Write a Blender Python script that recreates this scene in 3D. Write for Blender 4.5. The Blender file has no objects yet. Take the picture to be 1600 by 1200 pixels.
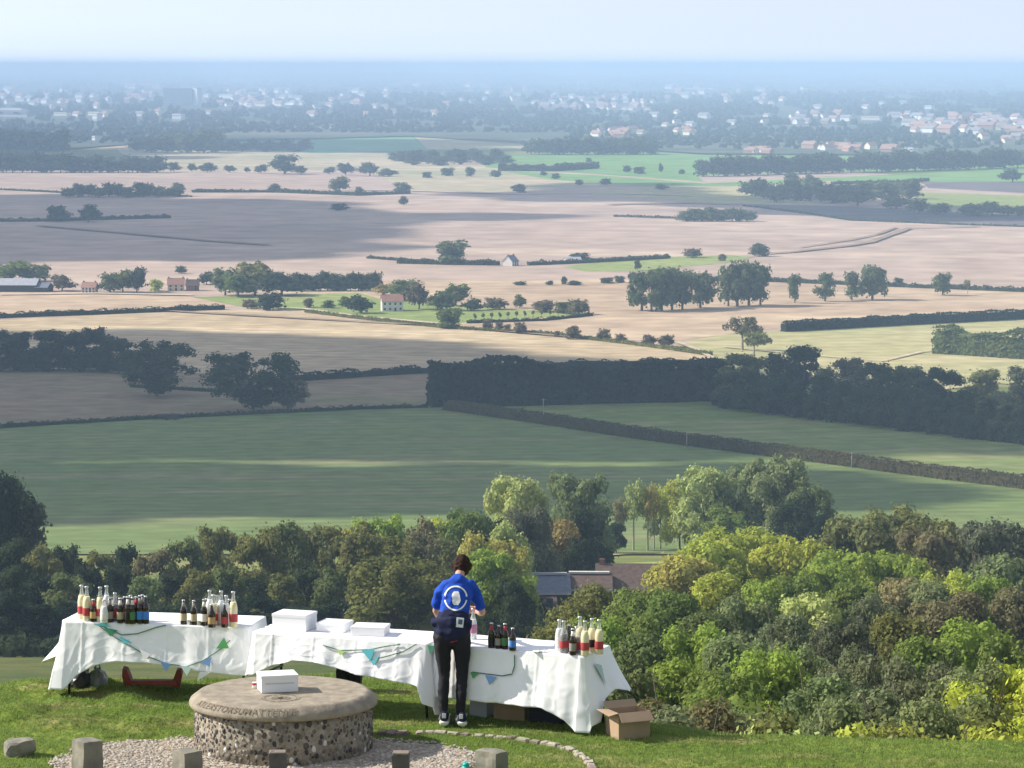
import bpy, bmesh, math, random
import numpy as np
from mathutils import Vector, Matrix, noise
from mathutils.bvhtree import BVHTree
S = bpy.context.scene
R = math.radians
# ---------------------------------------------------------------- camera, sky, sun, exposure
F_PX = 5100.0; HOR = 500.0                      # focal length in photo pixels; the true horizon lies 500 px over the centre
CAM = Vector((0, 0, 130.0)); PITCH = math.atan(HOR / F_PX)
cd = bpy.data.cameras.new('camera'); cam = bpy.data.objects.new('camera', cd); S.collection.objects.link(cam)
cam.location = CAM; cam.rotation_euler = (math.pi/2 - PITCH, 0, 0)
cd.sensor_width = 36.0; cd.lens = F_PX / 1600 * 36.0; cd.clip_start = 0.5; cd.clip_end = 400000
S.camera = cam
SUN_EL, SUN_AZ = R(35), R(10.5)                    # light travels to +X and a little towards the camera
LT = Vector((math.cos(SUN_EL)*math.cos(SUN_AZ), -math.cos(SUN_EL)*math.sin(SUN_AZ), -math.sin(SUN_EL)))
ld = bpy.data.lights.new('sun', 'SUN'); sun = bpy.data.objects.new('sun', ld); S.collection.objects.link(sun)
ld.energy = 3.6; ld.angle = R(0.53); ld.color = (1.0, 0.93, 0.82)
sun.rotation_euler = (-LT).to_track_quat('Z', 'Y').to_euler()
W = bpy.data.worlds.new('World'); S.world = W; W.use_nodes = True
nt = W.node_tree; bg = nt.nodes['Background']; sky = nt.nodes.new('ShaderNodeTexSky')
sky.sky_type = 'NISHITA'; sky.sun_disc = False; sky.sun_elevation = SUN_EL
sky.sun_rotation = math.atan2(-LT.x, -LT.y); sky.altitude = 100; sky.air_density = 1.0; sky.dust_density = 1.0; sky.ozone_density = 2.5
_tc = nt.nodes.new('ShaderNodeTexCoord'); _va = nt.nodes.new('ShaderNodeVectorMath'); _va.operation = 'ADD'; _va.inputs[1].default_value = (0, 0, .32)
nt.links.new(_tc.outputs['Generated'], _va.inputs[0]); nt.links.new(_va.outputs[0], sky.inputs[0])
_hs = nt.nodes.new('ShaderNodeHueSaturation'); _hs.inputs['Saturation'].default_value = .42; nt.links.new(sky.outputs[0], _hs.inputs['Color'])
nt.links.new(_hs.outputs[0], bg.inputs[0]); bg.inputs[1].default_value = 0.136
S.view_settings.view_transform = 'Standard'; S.view_settings.look = 'None'; S.view_settings.gamma = 1
S.view_settings.exposure = 0.95
S.cycles.use_denoising = True; S.cycles.max_bounces = 6; S.cycles.diffuse_bounces = 3; S.cycles.transparent_max_bounces = 12
S.cycles.volume_bounces = 2; S.cycles.transmission_bounces = 4; S.cycles.glossy_bounces = 2
S.cycles.sample_clamp_indirect = 6

# ---------------------------------------------------------------- helpers
def tag(o, label=None, cat=None, group=None, kind=None):
    if label: o['label'] = label
    if cat: o['category'] = cat
    if group: o['group'] = group
    if kind: o['kind'] = kind
    return o
def link(o, parent=None):
    S.collection.objects.link(o)
    if parent: o.parent = parent
    return o
def empty(name, loc, rz=0.0, scale=(1, 1, 1)):
    o = link(bpy.data.objects.new(name, None)); o.location = loc; o.rotation_euler = (0, 0, rz); o.scale = scale
    o.empty_display_size = 0.2
    return o
def mesh_np(name, V, Fc, k, mats, smooth=False, mi=None):
    """V (n,3), Fc (m,k) uniform polygons"""
    me = bpy.data.meshes.new(name); V = np.asarray(V, np.float32); Fc = np.asarray(Fc, np.int32)
    me.vertices.add(len(V)); me.vertices.foreach_set('co', V.ravel())
    me.loops.add(Fc.size); me.loops.foreach_set('vertex_index', Fc.ravel())
    me.polygons.add(len(Fc)); me.polygons.foreach_set('loop_start', np.arange(0, Fc.size, k, dtype=np.int32))
    try: me.polygons.foreach_set('loop_total', np.full(len(Fc), k, np.int32))
    except Exception: pass
    for m in mats: me.materials.append(m)
    if mi is not None: me.polygons.foreach_set('material_index', np.asarray(mi, np.int32))
    me.polygons.foreach_set('use_smooth', np.full(len(Fc), smooth, bool))
    me.update(calc_edges=True); return me
def obj(name, me, parent=None, loc=None):
    o = link(bpy.data.objects.new(name, me), parent)
    if loc is not None: o.location = loc
    return o
class MB:
    """collects shapes; build() links them as ONE mesh object"""
    def __init__(s): s.b = bmesh.new()
    def box(s, c, d, rz=0, rx=0, ry=0, bevel=0.0, mi=0, taper=1.0):
        r = bmesh.ops.create_cube(s.b, size=1.0); vs = r['verts']
        for v in vs:
            v.co.x *= d[0]; v.co.y *= d[1]; v.co.z *= d[2]
            if taper != 1.0 and v.co.z > 0: v.co.x *= taper; v.co.y *= taper
        if bevel > 0:
            es = list({e for v in vs for e in v.link_edges})
            rr = bmesh.ops.bevel(s.b, geom=es, offset=bevel, segments=2, affect='EDGES', profile=0.5)
            vs = list({v for f in rr['faces'] for v in f.verts} | {v for v in vs if v.is_valid})
        M = Matrix.Translation(c) @ Matrix.Rotation(rz, 4, 'Z') @ Matrix.Rotation(ry, 4, 'Y') @ Matrix.Rotation(rx, 4, 'X')
        for v in vs: v.co = M @ v.co
        for f in {f for v in vs for f in v.link_faces}: f.material_index = mi
        return s
    def tube(s, pts, r, seg=8, mi=0, cap=True):
        pts = [Vector(p) for p in pts]; rs = r if isinstance(r, (list, tuple)) else [r]*len(pts); rings = []
        for i, p in enumerate(pts):
            t = (pts[min(i+1, len(pts)-1)] - pts[max(i-1, 0)]).normalized()
            a = t.cross(Vector((0, 0, 1)) if abs(t.z) < .9 else Vector((1, 0, 0))).normalized(); b_ = t.cross(a)
            rings.append([s.b.verts.new(p + (a*math.cos(q*2*math.pi/seg) + b_*math.sin(q*2*math.pi/seg))*rs[i]) for q in range(seg)])
        for A, B in zip(rings, rings[1:]):
            for q in range(seg):
                f = s.b.faces.new((A[q], A[(q+1) % seg], B[(q+1) % seg], B[q])); f.material_index = mi; f.smooth = True
        if cap:
            s.b.faces.new(rings[0][::-1]).material_index = mi; s.b.faces.new(rings[-1]).material_index = mi
        return s
    def lathe(s, prof, seg=16, c=(0, 0, 0), mi=0, smooth=True):
        rings = []
        for r, z in prof:
            rings.append([s.b.verts.new((c[0]+r*math.cos(q*2*math.pi/seg), c[1]+r*math.sin(q*2*math.pi/seg), c[2]+z)) for q in range(seg)])
        for A, B in zip(rings, rings[1:]):
            for q in range(seg):
                f = s.b.faces.new((A[q], A[(q+1) % seg], B[(q+1) % seg], B[q])); f.material_index = mi; f.smooth = smooth
        s.b.faces.new(rings[0][::-1]).material_index = mi; s.b.faces.new(rings[-1]).material_index = mi
        return s
    def poly(s, pts, mi=0):
        f = s.b.faces.new([s.b.verts.new(p) for p in pts]); f.material_index = mi; return s
    def prism(s, pts, d, mi=0):
        """pts: closed loop of Vectors, extruded by vector d"""
        d = Vector(d); A = [s.b.verts.new(p) for p in pts]; B = [s.b.verts.new(Vector(p)+d) for p in pts]; n = len(A)
        s.b.faces.new(A[::-1]).material_index = mi; s.b.faces.new(B).material_index = mi
        for q in range(n): s.b.faces.new((A[q], A[(q+1) % n], B[(q+1) % n], B[q])).material_index = mi
        return s
    def build(s, name, mats, parent=None, loc=None):
        bmesh.ops.recalc_face_normals(s.b, faces=s.b.faces)
        me = bpy.data.meshes.new(name); s.b.to_mesh(me); s.b.free()
        for m in (mats if isinstance(mats, (list, tuple)) else [mats]): me.materials.append(m)
        return obj(name, me, parent, loc)
def lin(r, g, b):
    f = lambda c: (c/255/12.92) if c/255 <= .04045 else ((c/255+.055)/1.055)**2.4
    return (f(r), f(g), f(b), 1)
# ---- materials
def mat(name, col, rough=.8, **k):
    m = bpy.data.materials.new(name); m.use_nodes = True; p = m.node_tree.nodes['Principled BSDF']
    c = tuple(col) if len(col) == 4 else tuple(col)+(1,)
    p.inputs['Base Color'].default_value = c; p.inputs['Roughness'].default_value = rough
    p.inputs['Specular IOR Level'].default_value = k.get('spec', .3)
    if 'metal' in k: p.inputs['Metallic'].default_value = k['metal']
    if 'alpha' in k: p.inputs['Alpha'].default_value = k['alpha']
    if 'trans' in k: p.inputs['Transmission Weight'].default_value = k['trans']; p.inputs['IOR'].default_value = k.get('ior', 1.3)
    if k.get('noise'):                          # second colour, scale, bump
        c2, sc, bump = k['noise']; N = m.node_tree.nodes; L = m.node_tree.links
        tc = N.new('ShaderNodeTexCoord'); n = N.new('ShaderNodeTexNoise'); n.inputs['Scale'].default_value = sc; n.inputs['Detail'].default_value = 6
        L.new(tc.outputs['Object'], n.inputs['Vector'])
        r = N.new('ShaderNodeValToRGB'); r.color_ramp.elements[0].position = .35; r.color_ramp.elements[1].position = .65
        r.color_ramp.elements[0].color = c; r.color_ramp.elements[1].color = tuple(c2)+((1,) if len(c2) == 3 else ())
        L.new(n.outputs['Fac'], r.inputs[0]); L.new(r.outputs[0], p.inputs['Base Color'])
        if bump:
            b = N.new('ShaderNodeBump'); b.inputs['Strength'].default_value = bump; b.inputs['Distance'].default_value = .02
            L.new(n.outputs['Fac'], b.inputs['Height']); L.new(b.outputs[0], p.inputs['Normal'])
    return m
def field_mat(name, c1, c2, c3=None, big=.006, stripe=None, fine=.35, rot=0.0, bump=0):
    """ground cover: broad patches of two colours, drill lines, fine grain"""
    m = bpy.data.materials.new(name); m.use_nodes = True; N = m.node_tree.nodes; L = m.node_tree.links; p = N['Principled BSDF']
    p.inputs['Roughness'].default_value = .95; p.inputs['Specular IOR Level'].default_value = .1
    g = N.new('ShaderNodeNewGeometry'); mp = N.new('ShaderNodeMapping'); mp.inputs['Rotation'].default_value = (0, 0, rot)
    L.new(g.outputs['Position'], mp.inputs['Vector'])
    n1 = N.new('ShaderNodeTexNoise'); n1.inputs['Scale'].default_value = big; n1.inputs['Detail'].default_value = 8; n1.inputs['Roughness'].default_value = .62
    L.new(mp.outputs[0], n1.inputs['Vector'])
    r = N.new('ShaderNodeValToRGB'); e = r.color_ramp.elements; e[0].position = .38; e[1].position = .62
    e[0].color = c1; e[1].color = c2
    L.new(n1.outputs['Fac'], r.inputs[0]); out = r.outputs[0]
    def mix(fac, a, col=None, mode='MIX', b=None):
        x = N.new('ShaderNodeMix'); x.data_type = 'RGBA'; x.blend_type = mode
        L.new(a, x.inputs[6]); 
        if b: L.new(b, x.inputs[7])
        else: x.inputs[7].default_value = col
        if isinstance(fac, float): x.inputs[0].default_value = fac
        else: L.new(fac, x.inputs[0])
        return x.outputs[2]
    if c3:                                      # worn or damp streaks
        n3 = N.new('ShaderNodeTexNoise'); n3.inputs['Scale'].default_value = big*3.1; n3.inputs['Detail'].default_value = 4
        s3 = N.new('ShaderNodeMapping'); s3.inputs['Scale'].default_value = (.35, 1.4, 1); L.new(mp.outputs[0], s3.inputs['Vector']); L.new(s3.outputs[0], n3.inputs['Vector'])
        q = N.new('ShaderNodeMapRange'); q.inputs['From Min'].default_value = .52; q.inputs['From Max'].default_value = .68; L.new(n3.outputs['Fac'], q.inputs['Value'])
        out = mix(q.outputs[0], out, c3)
    if stripe:                                  # drill rows / tramlines: width in metres, strength
        w = N.new('ShaderNodeTexWave'); w.inputs['Scale'].default_value = .314/stripe[0]; w.inputs['Distortion'].default_value = .35; w.inputs['Detail'].default_value = 2
        w.inputs['Detail Scale'].default_value = .4; w.bands_direction = 'Y'; L.new(mp.outputs[0], w.inputs['Vector'])
        mr = N.new('ShaderNodeMapRange'); mr.inputs['To Max'].default_value = stripe[1]; L.new(w.outputs['Fac'], mr.inputs['Value'])
        out = mix(mr.outputs[0], out, (c1[0]*.55, c1[1]*.6, c1[2]*.6, 1))
    n2 = N.new('ShaderNodeTexNoise'); n2.inputs['Scale'].default_value = fine; n2.inputs['Detail'].default_value = 5; L.new(mp.outputs[0], n2.inputs['Vector'])
    mr = N.new('ShaderNodeMapRange'); mr.inputs['From Min'].default_value = .3; mr.inputs['From Max'].default_value = .7; mr.inputs['To Min'].default_value = .78; mr.inputs['To Max'].default_value = 1.2
    L.new(n2.outputs['Fac'], mr.inputs['Value'])
    cb = N.new('ShaderNodeCombineColor'); [L.new(mr.outputs[0], cb.inputs[i]) for i in range(3)]
    out = mix(1.0, out, mode='MULTIPLY', b=cb.outputs[0]); L.new(out, p.inputs['Base Color'])
    if bump:
        b = N.new('ShaderNodeBump'); b.inputs['Strength'].default_value = bump; b.inputs['Distance'].default_value = .1; L.new(n2.outputs['Fac'], b.inputs['Height']); L.new(b.outputs[0], p.inputs['Normal'])
    return m
def leaf_mat(name):
    """foliage: the object's own colour, varied from leaf clump to leaf clump"""
    m = bpy.data.materials.new(name); m.use_nodes = True; N = m.node_tree.nodes; L = m.node_tree.links
    N.remove(N['Principled BSDF']); o = N['Material Output']
    oi = N.new('ShaderNodeObjectInfo'); g = N.new('ShaderNodeNewGeometry')
    hs = N.new('ShaderNodeHueSaturation'); L.new(oi.outputs['Color'], hs.inputs['Color'])
    tc = N.new('ShaderNodeTexCoord'); n = N.new('ShaderNodeTexNoise'); n.inputs['Scale'].default_value = 3.5; L.new(tc.outputs['Object'], n.inputs['Vector'])
    mr = N.new('ShaderNodeMapRange'); mr.inputs['To Min'].default_value = .78; mr.inputs['To Max'].default_value = 1.28; L.new(g.outputs['Random Per Island'], mr.inputs['Value'])
    mh = N.new('ShaderNodeMapRange'); mh.inputs['From Min'].default_value = .35; mh.inputs['From Max'].default_value = .65
    mh.inputs['To Min'].default_value = .497; mh.inputs['To Max'].default_value = .518; L.new(n.outputs['Fac'], mh.inputs['Value'])
    L.new(mh.outputs[0], hs.inputs['Hue']); L.new(mr.outputs[0], hs.inputs['Value']); hs.inputs['Saturation'].default_value = 1.05
    d = N.new('ShaderNodeBsdfDiffuse'); t = N.new('ShaderNodeBsdfTranslucent'); x = N.new('ShaderNodeMixShader'); x.inputs[0].default_value = .38
    L.new(hs.outputs[0], d.inputs[0]); L.new(hs.outputs[0], t.inputs[0]); L.new(d.outputs[0], x.inputs[1]); L.new(t.outputs[0], x.inputs[2]); L.new(x.outputs[0], o.inputs[0])
    return m
LEAF = leaf_mat('leaves'); BARK = mat('bark', (.09, .07, .055), .9, noise=((.16, .14, .115), 8, .5)); PALEBARK = mat('pale_bark', (.3, .27, .2), .9)
# ---- geometry of the photograph -> places in the world
def smooth(a, b, x):
    t = min(1, max(0, (x-a)/(b-a))); return t*t*(3-2*t)
PROF = [(-400, 140), (-100, 134), (-10, 129), (0, 128.4), (14, 126.3), (22, 124.7), (26, 123.8), (33, 123.7), (38, 121.8), (60, 111.5), (90, 107), (130, 99.5), (200, 87.5), (300, 71.5), (400, 57), (500, 45), (600, 35), (760, 22),
        (950, 11), (1200, 4), (1500, 0.5), (1800, 0), (1e6, 0)]
YK = [-400, -200, -100, -50, -20, -10, -5, 0, 4, 8, 12, 15, 17, 19, 21, 22.5, 24, 25, 25.7] + [26+.11*i for i in range(100)] + [37.1, 37.4, 37.8, 38.3, 39, 40, 41, 42.5, 44, 46, 48, 50, 53, 56, 60, 65, 70, 76, 83, 90, 100, 115, 130, 145, 160, 180] + \
     [200+20*i for i in range(81)] + [2000, 2400, 3000, 4000, 5500, 7500, 10000, 15000, 22000, 35000, 55000, 85000, 120000]
def _pch(xs, ys):
    h = np.diff(xs); d = np.diff(ys)/h; m = np.zeros(len(xs)); m[0], m[-1] = d[0], d[-1]
    for i in range(1, len(xs)-1): m[i] = 0 if d[i-1]*d[i] <= 0 else 2*d[i-1]*d[i]/(d[i-1]+d[i])
    return m
_px = np.array([p[0] for p in PROF], float); _py = np.array([p[1] for p in PROF], float); _pm = _pch(_px, _py)
def prof0(y):
    i = int(min(max(np.searchsorted(_px, y)-1, 0), len(_px)-2)); h = _px[i+1]-_px[i]; t = (y-_px[i])/h
    return float((2*t**3-3*t*t+1)*_py[i] + (t**3-2*t*t+t)*h*_pm[i] + (-2*t**3+3*t*t)*_py[i+1] + (t**3-t*t)*h*_pm[i+1])
_yk = np.array(YK); _zk = np.array([prof0(y) for y in YK])
def prof(y): return float(np.interp(y, _yk, _zk))
LEDGE = 123.73
def crest(x): return float(np.interp(x, [-8, -3.2, -2.2, -1.4, -.7, .5, 1.3, 2, 3.5, 6, 12], [32.7, 32.8, 33.1, 33.4, 33.2, 32.2, 30.7, 30.15, 29.85, 29.65, 29.5]))
def ground(x, y):
    if y > 60 or y < 22: return prof(y)
    d = y-crest(x)
    z = LEDGE if d < 0 else LEDGE-.55*(d-.35*(1-math.exp(-d/.35)))
    z = z*(1-smooth(40, 60, y)) + prof(y)*smooth(40, 60, y)
    w = 1-smooth(22, 26, y); z = z*(1-w)+prof(y)*w
    a = 1-smooth(36, 50, y)
    z += a*(.028*noise.noise(Vector((x*1.3, y*1.3, 3))) + .012*noise.noise(Vector((x*4, y*4, 7))))
    lb = smooth(-2.9, -3.9, x)*smooth(29.6, 30.6, y)*(1-smooth(33.4, 34.5, y))       # lumpy bank at the left
    z += lb*(.01+.09*noise.noise(Vector((x*2.2, y*3.2, 11)))+.04*noise.noise(Vector((x*6, y*7, 4))))
    rd = math.hypot(x+2.12, y-29.8); z -= .04*(1-smooth(1.0, 2.0, rd))
    return z
def ray(px, py):
    X = (px-800)/F_PX; Y = (600-py)/F_PX; c, s = math.cos(PITCH), math.sin(PITCH)
    return Vector((X, c+Y*s, -s+Y*c))
def at(px, py, D):
    d = ray(px, py); return CAM + d*(D/d.y)
def onz(px, py, z):
    d = ray(px, py); return CAM + d*((z-CAM.z)/d.z)
def G(px, py):
    d = ray(px, py); lo, hi = 60.0, 200000.0
    if d.z >= 0: return None
    k = d.z/d.y; f = lambda y: 130+k*y-prof(y)
    ys = [y for y in YK if y >= 280]
    prev = 280.0
    for y in ys[1:]:
        if f(y) <= 0: lo, hi = prev, y; break
        prev = y
    for _ in range(40):
        m = (lo+hi)/2
        if f(m) > 0: lo = m
        else: hi = m
    return Vector((d.x/d.y*hi, hi, prof(hi)))
ORD = ['', 'first', 'second', 'third', 'fourth', 'fifth', 'sixth', 'seventh', 'eighth', 'ninth', 'tenth', 'eleventh', 'twelfth', 'thirteenth', 'fourteenth', 'fifteenth',
       'sixteenth', 'seventeenth', 'eighteenth', 'nineteenth', 'twentieth']
HAZE = 1.25e-4
# ---------------------------------------------------------------- the land
GREEN = field_mat('grassland', lin(86, 104, 52), lin(122, 128, 66), lin(138, 132, 88), big=.02, fine=2.0)
def build_ground():
    xs = np.concatenate([-np.geomspace(260, 7.2, 14), np.linspace(-7, 7, 128), np.geomspace(7.2, 260, 14)])
    V = []
    for y in YK:
        k = 1.0 if y < 100 else 1+(y-100)/1100*1.0
        k = min(k, 110)
        for x in xs: V.append((x*k, y, ground(x*k, y)))
    n = len(xs); i = np.arange(len(YK)-1)[:, None]*n + np.arange(n-1)[None, :]
    Fc = np.stack([i, i+1, i+n+1, i+n], -1).reshape(-1, 4)
    ym = np.array([(YK[r]+YK[r+1])/2 for r in range(len(YK)-1)])
    mi = np.repeat(np.where(ym < 60, 1, np.where(ym < 430, 2, 0)), n-1)
    turf = field_mat('turf', lin(88, 108, 42), lin(116, 130, 58), lin(140, 130, 88), big=.55, fine=7.0, bump=.9)
    rough = field_mat('rough_slope', lin(70, 84, 40), lin(96, 98, 52), None, big=.12, fine=2.0)
    o = obj('ground', mesh_np('ground', V, Fc, 4, [GREEN, turf, rough], True, mi)); tag(o, kind='structure'); return o
build_ground()
# base cover of the wide plain; each field is one sheet laid on it
STUB = field_mat('pale_stubble', lin(194, 172, 140), lin(176, 155, 124), lin(206, 186, 152), big=.004, stripe=(14, .34), fine=.08, rot=.2)
STUB2 = field_mat('warm_stubble', lin(188, 164, 138), lin(172, 148, 124), lin(200, 178, 148), big=.003, stripe=(22, .16), fine=.05, rot=-.1)
PLOW = field_mat('mauve_tilth', lin(180, 158, 142), lin(164, 143, 130), lin(188, 167, 148), big=.0016, stripe=(40, .05), fine=.03, rot=.1)
DARKP = field_mat('dark_tilth', lin(116, 106, 104), lin(100, 94, 96), None, big=.002, fine=.03)
BROWN = field_mat('brown_field', lin(142, 124, 100), lin(130, 115, 92), lin(126, 120, 86), big=.006, stripe=(12, .14), fine=.1, rot=.25)
CROP = field_mat('young_crop', lin(104, 122, 70), lin(116, 128, 80), lin(138, 134, 98), big=.006, stripe=(12, .26), fine=.12, rot=-.16)
CROP2 = field_mat('young_crop_green', lin(110, 128, 70), lin(124, 134, 80), lin(140, 136, 98), big=.008, stripe=(20, .18), fine=.12, rot=-.3)
PAST = field_mat('pasture', lin(126, 142, 80), lin(146, 152, 92), None, big=.01, fine=.1)
PALEG = field_mat('pale_green_stubble', lin(176, 166, 122), lin(162, 160, 112), lin(192, 178, 140), big=.006, stripe=(16, .14), fine=.08, rot=-.2)
BRIGHT = field_mat('bright_green_crop', lin(116, 150, 82), lin(108, 144, 84), None, big=.002, fine=.02)
BLUEG = field_mat('leafy_green_crop', lin(96, 146, 104), lin(110, 152, 104), None, big=.002, fine=.02)
SAND = field_mat('sandy_ground', lin(206, 186, 150), lin(180, 160, 128), None, big=.006, fine=.05)
WOODF = field_mat('town_ground', lin(66, 82, 62), lin(86, 94, 76), lin(118, 112, 98), big=.0011, fine=.01)
MEAD = field_mat('dry_meadow', lin(180, 164, 136), lin(150, 148, 112), lin(192, 174, 146), big=.004, fine=.04)
_fo = [0]
def field(name, pts, m, off=None):
    _fo[0] += 1
    P = [G(*p) for p in pts]; ymx = max(p.y for p in P)
    off = off if off is not None else .05+.012*_fo[0]+ymx*2e-5
    b = bmesh.new(); b.faces.new([b.verts.new((p.x, p.y, 0)) for p in P])
    y0, y1 = min(p.y for p in P), ymx
    for y in YK:
        if y0 < y < y1:
            bmesh.ops.bisect_plane(b, geom=b.verts[:]+b.edges[:]+b.faces[:], plane_co=(0, y, 0), plane_no=(0, 1, 0))
    for v in b.verts: v.co.z = prof(v.co.y)+off
    bmesh.ops.triangulate(b, faces=b.faces[:])
    bmesh.ops.recalc_face_normals(b, faces=b.faces[:])
    if sum(f.normal.z for f in b.faces) < 0: bmesh.ops.reverse_faces(b, faces=b.faces[:])
    me = bpy.data.meshes.new(name); b.to_mesh(me); b.free(); me.materials.append(m)
    return tag(obj(name, me), kind='structure')
L0, R0 = -260, 1860
field('far_country', [(L0, 106), (R0, 106), (R0, 246), (1100, 242), (640, 214), (230, 225), (L0, 262)], WOODF)
field('plain_field', [(L0, 262), (230, 262), (640, 244), (1000, 250), (R0, 300), (R0, 520), (1000, 545), (L0, 560)], PLOW)
field('meadow', [(180, 230), (345, 233), (660, 240), (760, 262), (1180, 290), (1160, 296), (960, 291), (800, 300), (640, 297), (560, 262), (440, 268), (250, 266), (190, 240)], MEAD)
field('leafy_crop_field', [(345, 213), (640, 211), (668, 234), (500, 240), (355, 232)], BLUEG)
field('pale_green_field', [(645, 211), (885, 210), (880, 234), (668, 234)], PALEG)
field('green_crop_field', [(740, 246), (1000, 236), (1330, 238), (R0, 238), (R0, 264), (1320, 268), (1090, 275), (1100, 284), (930, 272), (760, 262)], BRIGHT)
field('second_green_field', [(780, 267), (930, 274), (1100, 287), (1200, 282), (1600, 264), (R0, 262), (R0, 290), (1600, 286), (1280, 283), (1180, 291), (1010, 291), (860, 281)], BRIGHT)
field('sandy_pit', [(113, 219), (170, 213), (230, 211), (235, 222), (200, 234), (118, 230)], SAND)
field('cream_verge', [(920, 299), (1080, 292), (1170, 293), (1150, 300), (1290, 320), (1120, 318), (930, 305)], PALEG)
field('dark_ploughed_field', [(1165, 319), (1300, 322), (1620, 338), (R0, 342), (R0, 362), (1590, 354), (1480, 350), (1330, 344), (1250, 332)], DARKP)
field('right_pasture', [(1415, 300), (1600, 306), (R0, 312), (R0, 332), (1560, 330), (1460, 325)], PAST)
field('beet_field', [(1440, 285), (1620, 284), (R0, 286), (R0, 304), (1600, 302), (1450, 294)], DARKP)
field('cottage_pasture', [(880, 417), (1000, 403), (1140, 399), (1180, 403), (1130, 412), (1000, 424), (915, 425)], PAST)
field('stubble_strip', [(500, 440), (1210, 436), (1600, 454), (R0, 464), (R0, 492), (1600, 492), (1225, 512), (1060, 533), (930, 532), (560, 500), (380, 500), (400, 462)], STUB2)
field('upper_stubble_field', [(L0, 470), (0, 455), (150, 458), (290, 462), (372, 480), (250, 486), (60, 494), (L0, 505)], STUB2)
field('garden_grass', [(300, 465), (560, 458), (600, 470), (930, 492), (740, 503), (700, 508), (480, 486), (380, 480)], PAST)
field('beige_stubble_field', [(L0, 508), (60, 498), (250, 488), (400, 484), (480, 488), (700, 512), (850, 521), (1000, 541), (1100, 556), (1140, 575), (850, 577), (640, 583), (460, 596), (200, 600), (L0, 610)], STUB)
field('pale_right_field', [(1055, 537), (1130, 524), (1225, 517), (1600, 498), (R0, 490), (R0, 620), (1560, 600), (1470, 610), (1130, 585), (1110, 556)], PALEG)
field('brown_left_field', [(L0, 580), (200, 577), (460, 594), (670, 583), (690, 640), (430, 645), (200, 656), (0, 669), (L0, 690)], BROWN)
field('green_crop_slope', [(L0, 690), (0, 671), (200, 657), (430, 646), (690, 637), (860, 660), (1000, 684), (1150, 708), (1350, 732), (1600, 762), (R0, 790), (R0, 868), (L0, 868)], CROP)
field('green_crop_beyond_hedge', [(700, 634), (1140, 620), (1300, 640), (R0, 706), (R0, 782), (1600, 748), (1330, 718), (1000, 672), (860, 650)], CROP2)
field('farm_paddock', [(890, 884), (1120, 876), (1120, 896), (890, 896)], PAST, .25)
field('dry_strip', [(905, 858), (1090, 853), (1090, 862), (905, 872)], PALEG, .3)
# ---------------------------------------------------------------- clouds: out of the picture, over the land they shade
CLOUDM = mat('cloud_vapour', (.85, .85, .87), 1.0)
def cloud(pts, alt, rnd, label, step=70.0, soft=1.0, holes=.0):
    P = [G(*p) if not isinstance(p, Vector) else p for p in pts]
    xs, ys = [p.x for p in P], [p.y for p in P]; rg = random.Random(rnd); bms = bmesh.new(); n = len(P)
    def inside(x, y):
        c = False
        for i in range(n):
            a, b = P[i], P[i-1]
            if (a.y > y) != (b.y > y) and x < (b.x-a.x)*(y-a.y)/(b.y-a.y)+a.x: c = not c
        return c
    shift = -LT*(alt/-LT.z); c0 = Vector((sum(xs)/n, sum(ys)/n, 0))+shift
    y = min(ys); pts_ = []
    while y < max(ys)+step:
        x = min(xs)
        while x < max(xs)+step:
            qx, qy = x+rg.uniform(-.3, .3)*step, y+rg.uniform(-.3, .3)*step
            if inside(qx, qy) and rg.random() >= holes: pts_.append((qx, qy))
            x += step*.62
        y += step*.62
    for x, y in pts_:
        r = step*rg.uniform(.62, .95); z = rg.uniform(-.15, .5)*step*soft
        M = Matrix.Translation(Vector((x, y, z))+shift-c0) @ Matrix.Diagonal((r, r, r*.6, 1))
        rr = bmesh.ops.create_icosphere(bms, subdivisions=2 if len(pts_) < 500 else 1, radius=1, matrix=M)
    for v in bms.verts: v.co += Vector((noise.noise(v.co/step*1.7), noise.noise(v.co/step*1.7+Vector((9, 0, 0))), 0))*step*.35
    for f in bms.faces: f.smooth = True
    me = bpy.data.meshes.new('cloud'); bms.to_mesh(me); bms.free(); me.materials.append(CLOUDM)
    o = obj('cloud', me, loc=c0); tag(o, label, 'cloud')
    return o
cloud([(L0-200, 560), (0, 518), (230, 520), (520, 531), (700, 548), (830, 563), (1050, 574), (1290, 592), (1380, 616), (1440, 655), (1560, 690), (1760, 712), (1600, 705), (1350, 706), (1150, 713), (900, 718), (640, 715), (450, 714), (250, 720), (L0-200, 734)],
      900, 1, 'broad white cloud drifting over the near fields', 34)
cloud([(L0-200, 735), (200, 728), (420, 728), (600, 737), (780, 729), (960, 736), (1180, 728), (1400, 745), (1560, 762), (1600, 790), (1450, 800), (1200, 800), (760, 806), (480, 808), (330, 812), (200, 822), (0, 835), (L0-200, 850)],
      700, 2, 'long low cloud over the nearest green field', 18, holes=.3)
cloud([(L0-300, 310), (80, 305), (260, 311), (430, 318), (470, 330), (700, 336), (700, 339), (420, 338), (470, 350), (520, 357), (400, 368), (330, 376), (520, 386), (540, 391), (330, 390), (200, 398), (0, 408), (L0-300, 412)],
      1300, 3, 'wide cloud bank over the mauve ploughed plain', 85, holes=.3)
cloud([(860, 280), (1060, 306), (1330, 318), (1900, 334), (1900, 352), (1480, 349), (1250, 334), (1120, 322), (960, 318), (800, 309), (760, 306)], 1300, 4, 'thin cloud over the dark field at the right', 85, holes=.4)
cloud([(L0-300, 236), (0, 232), (120, 236), (60, 262), (-100, 264), (L0-300, 268)], 1300, 5, 'small cloud over the far left wood', 130)
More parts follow.
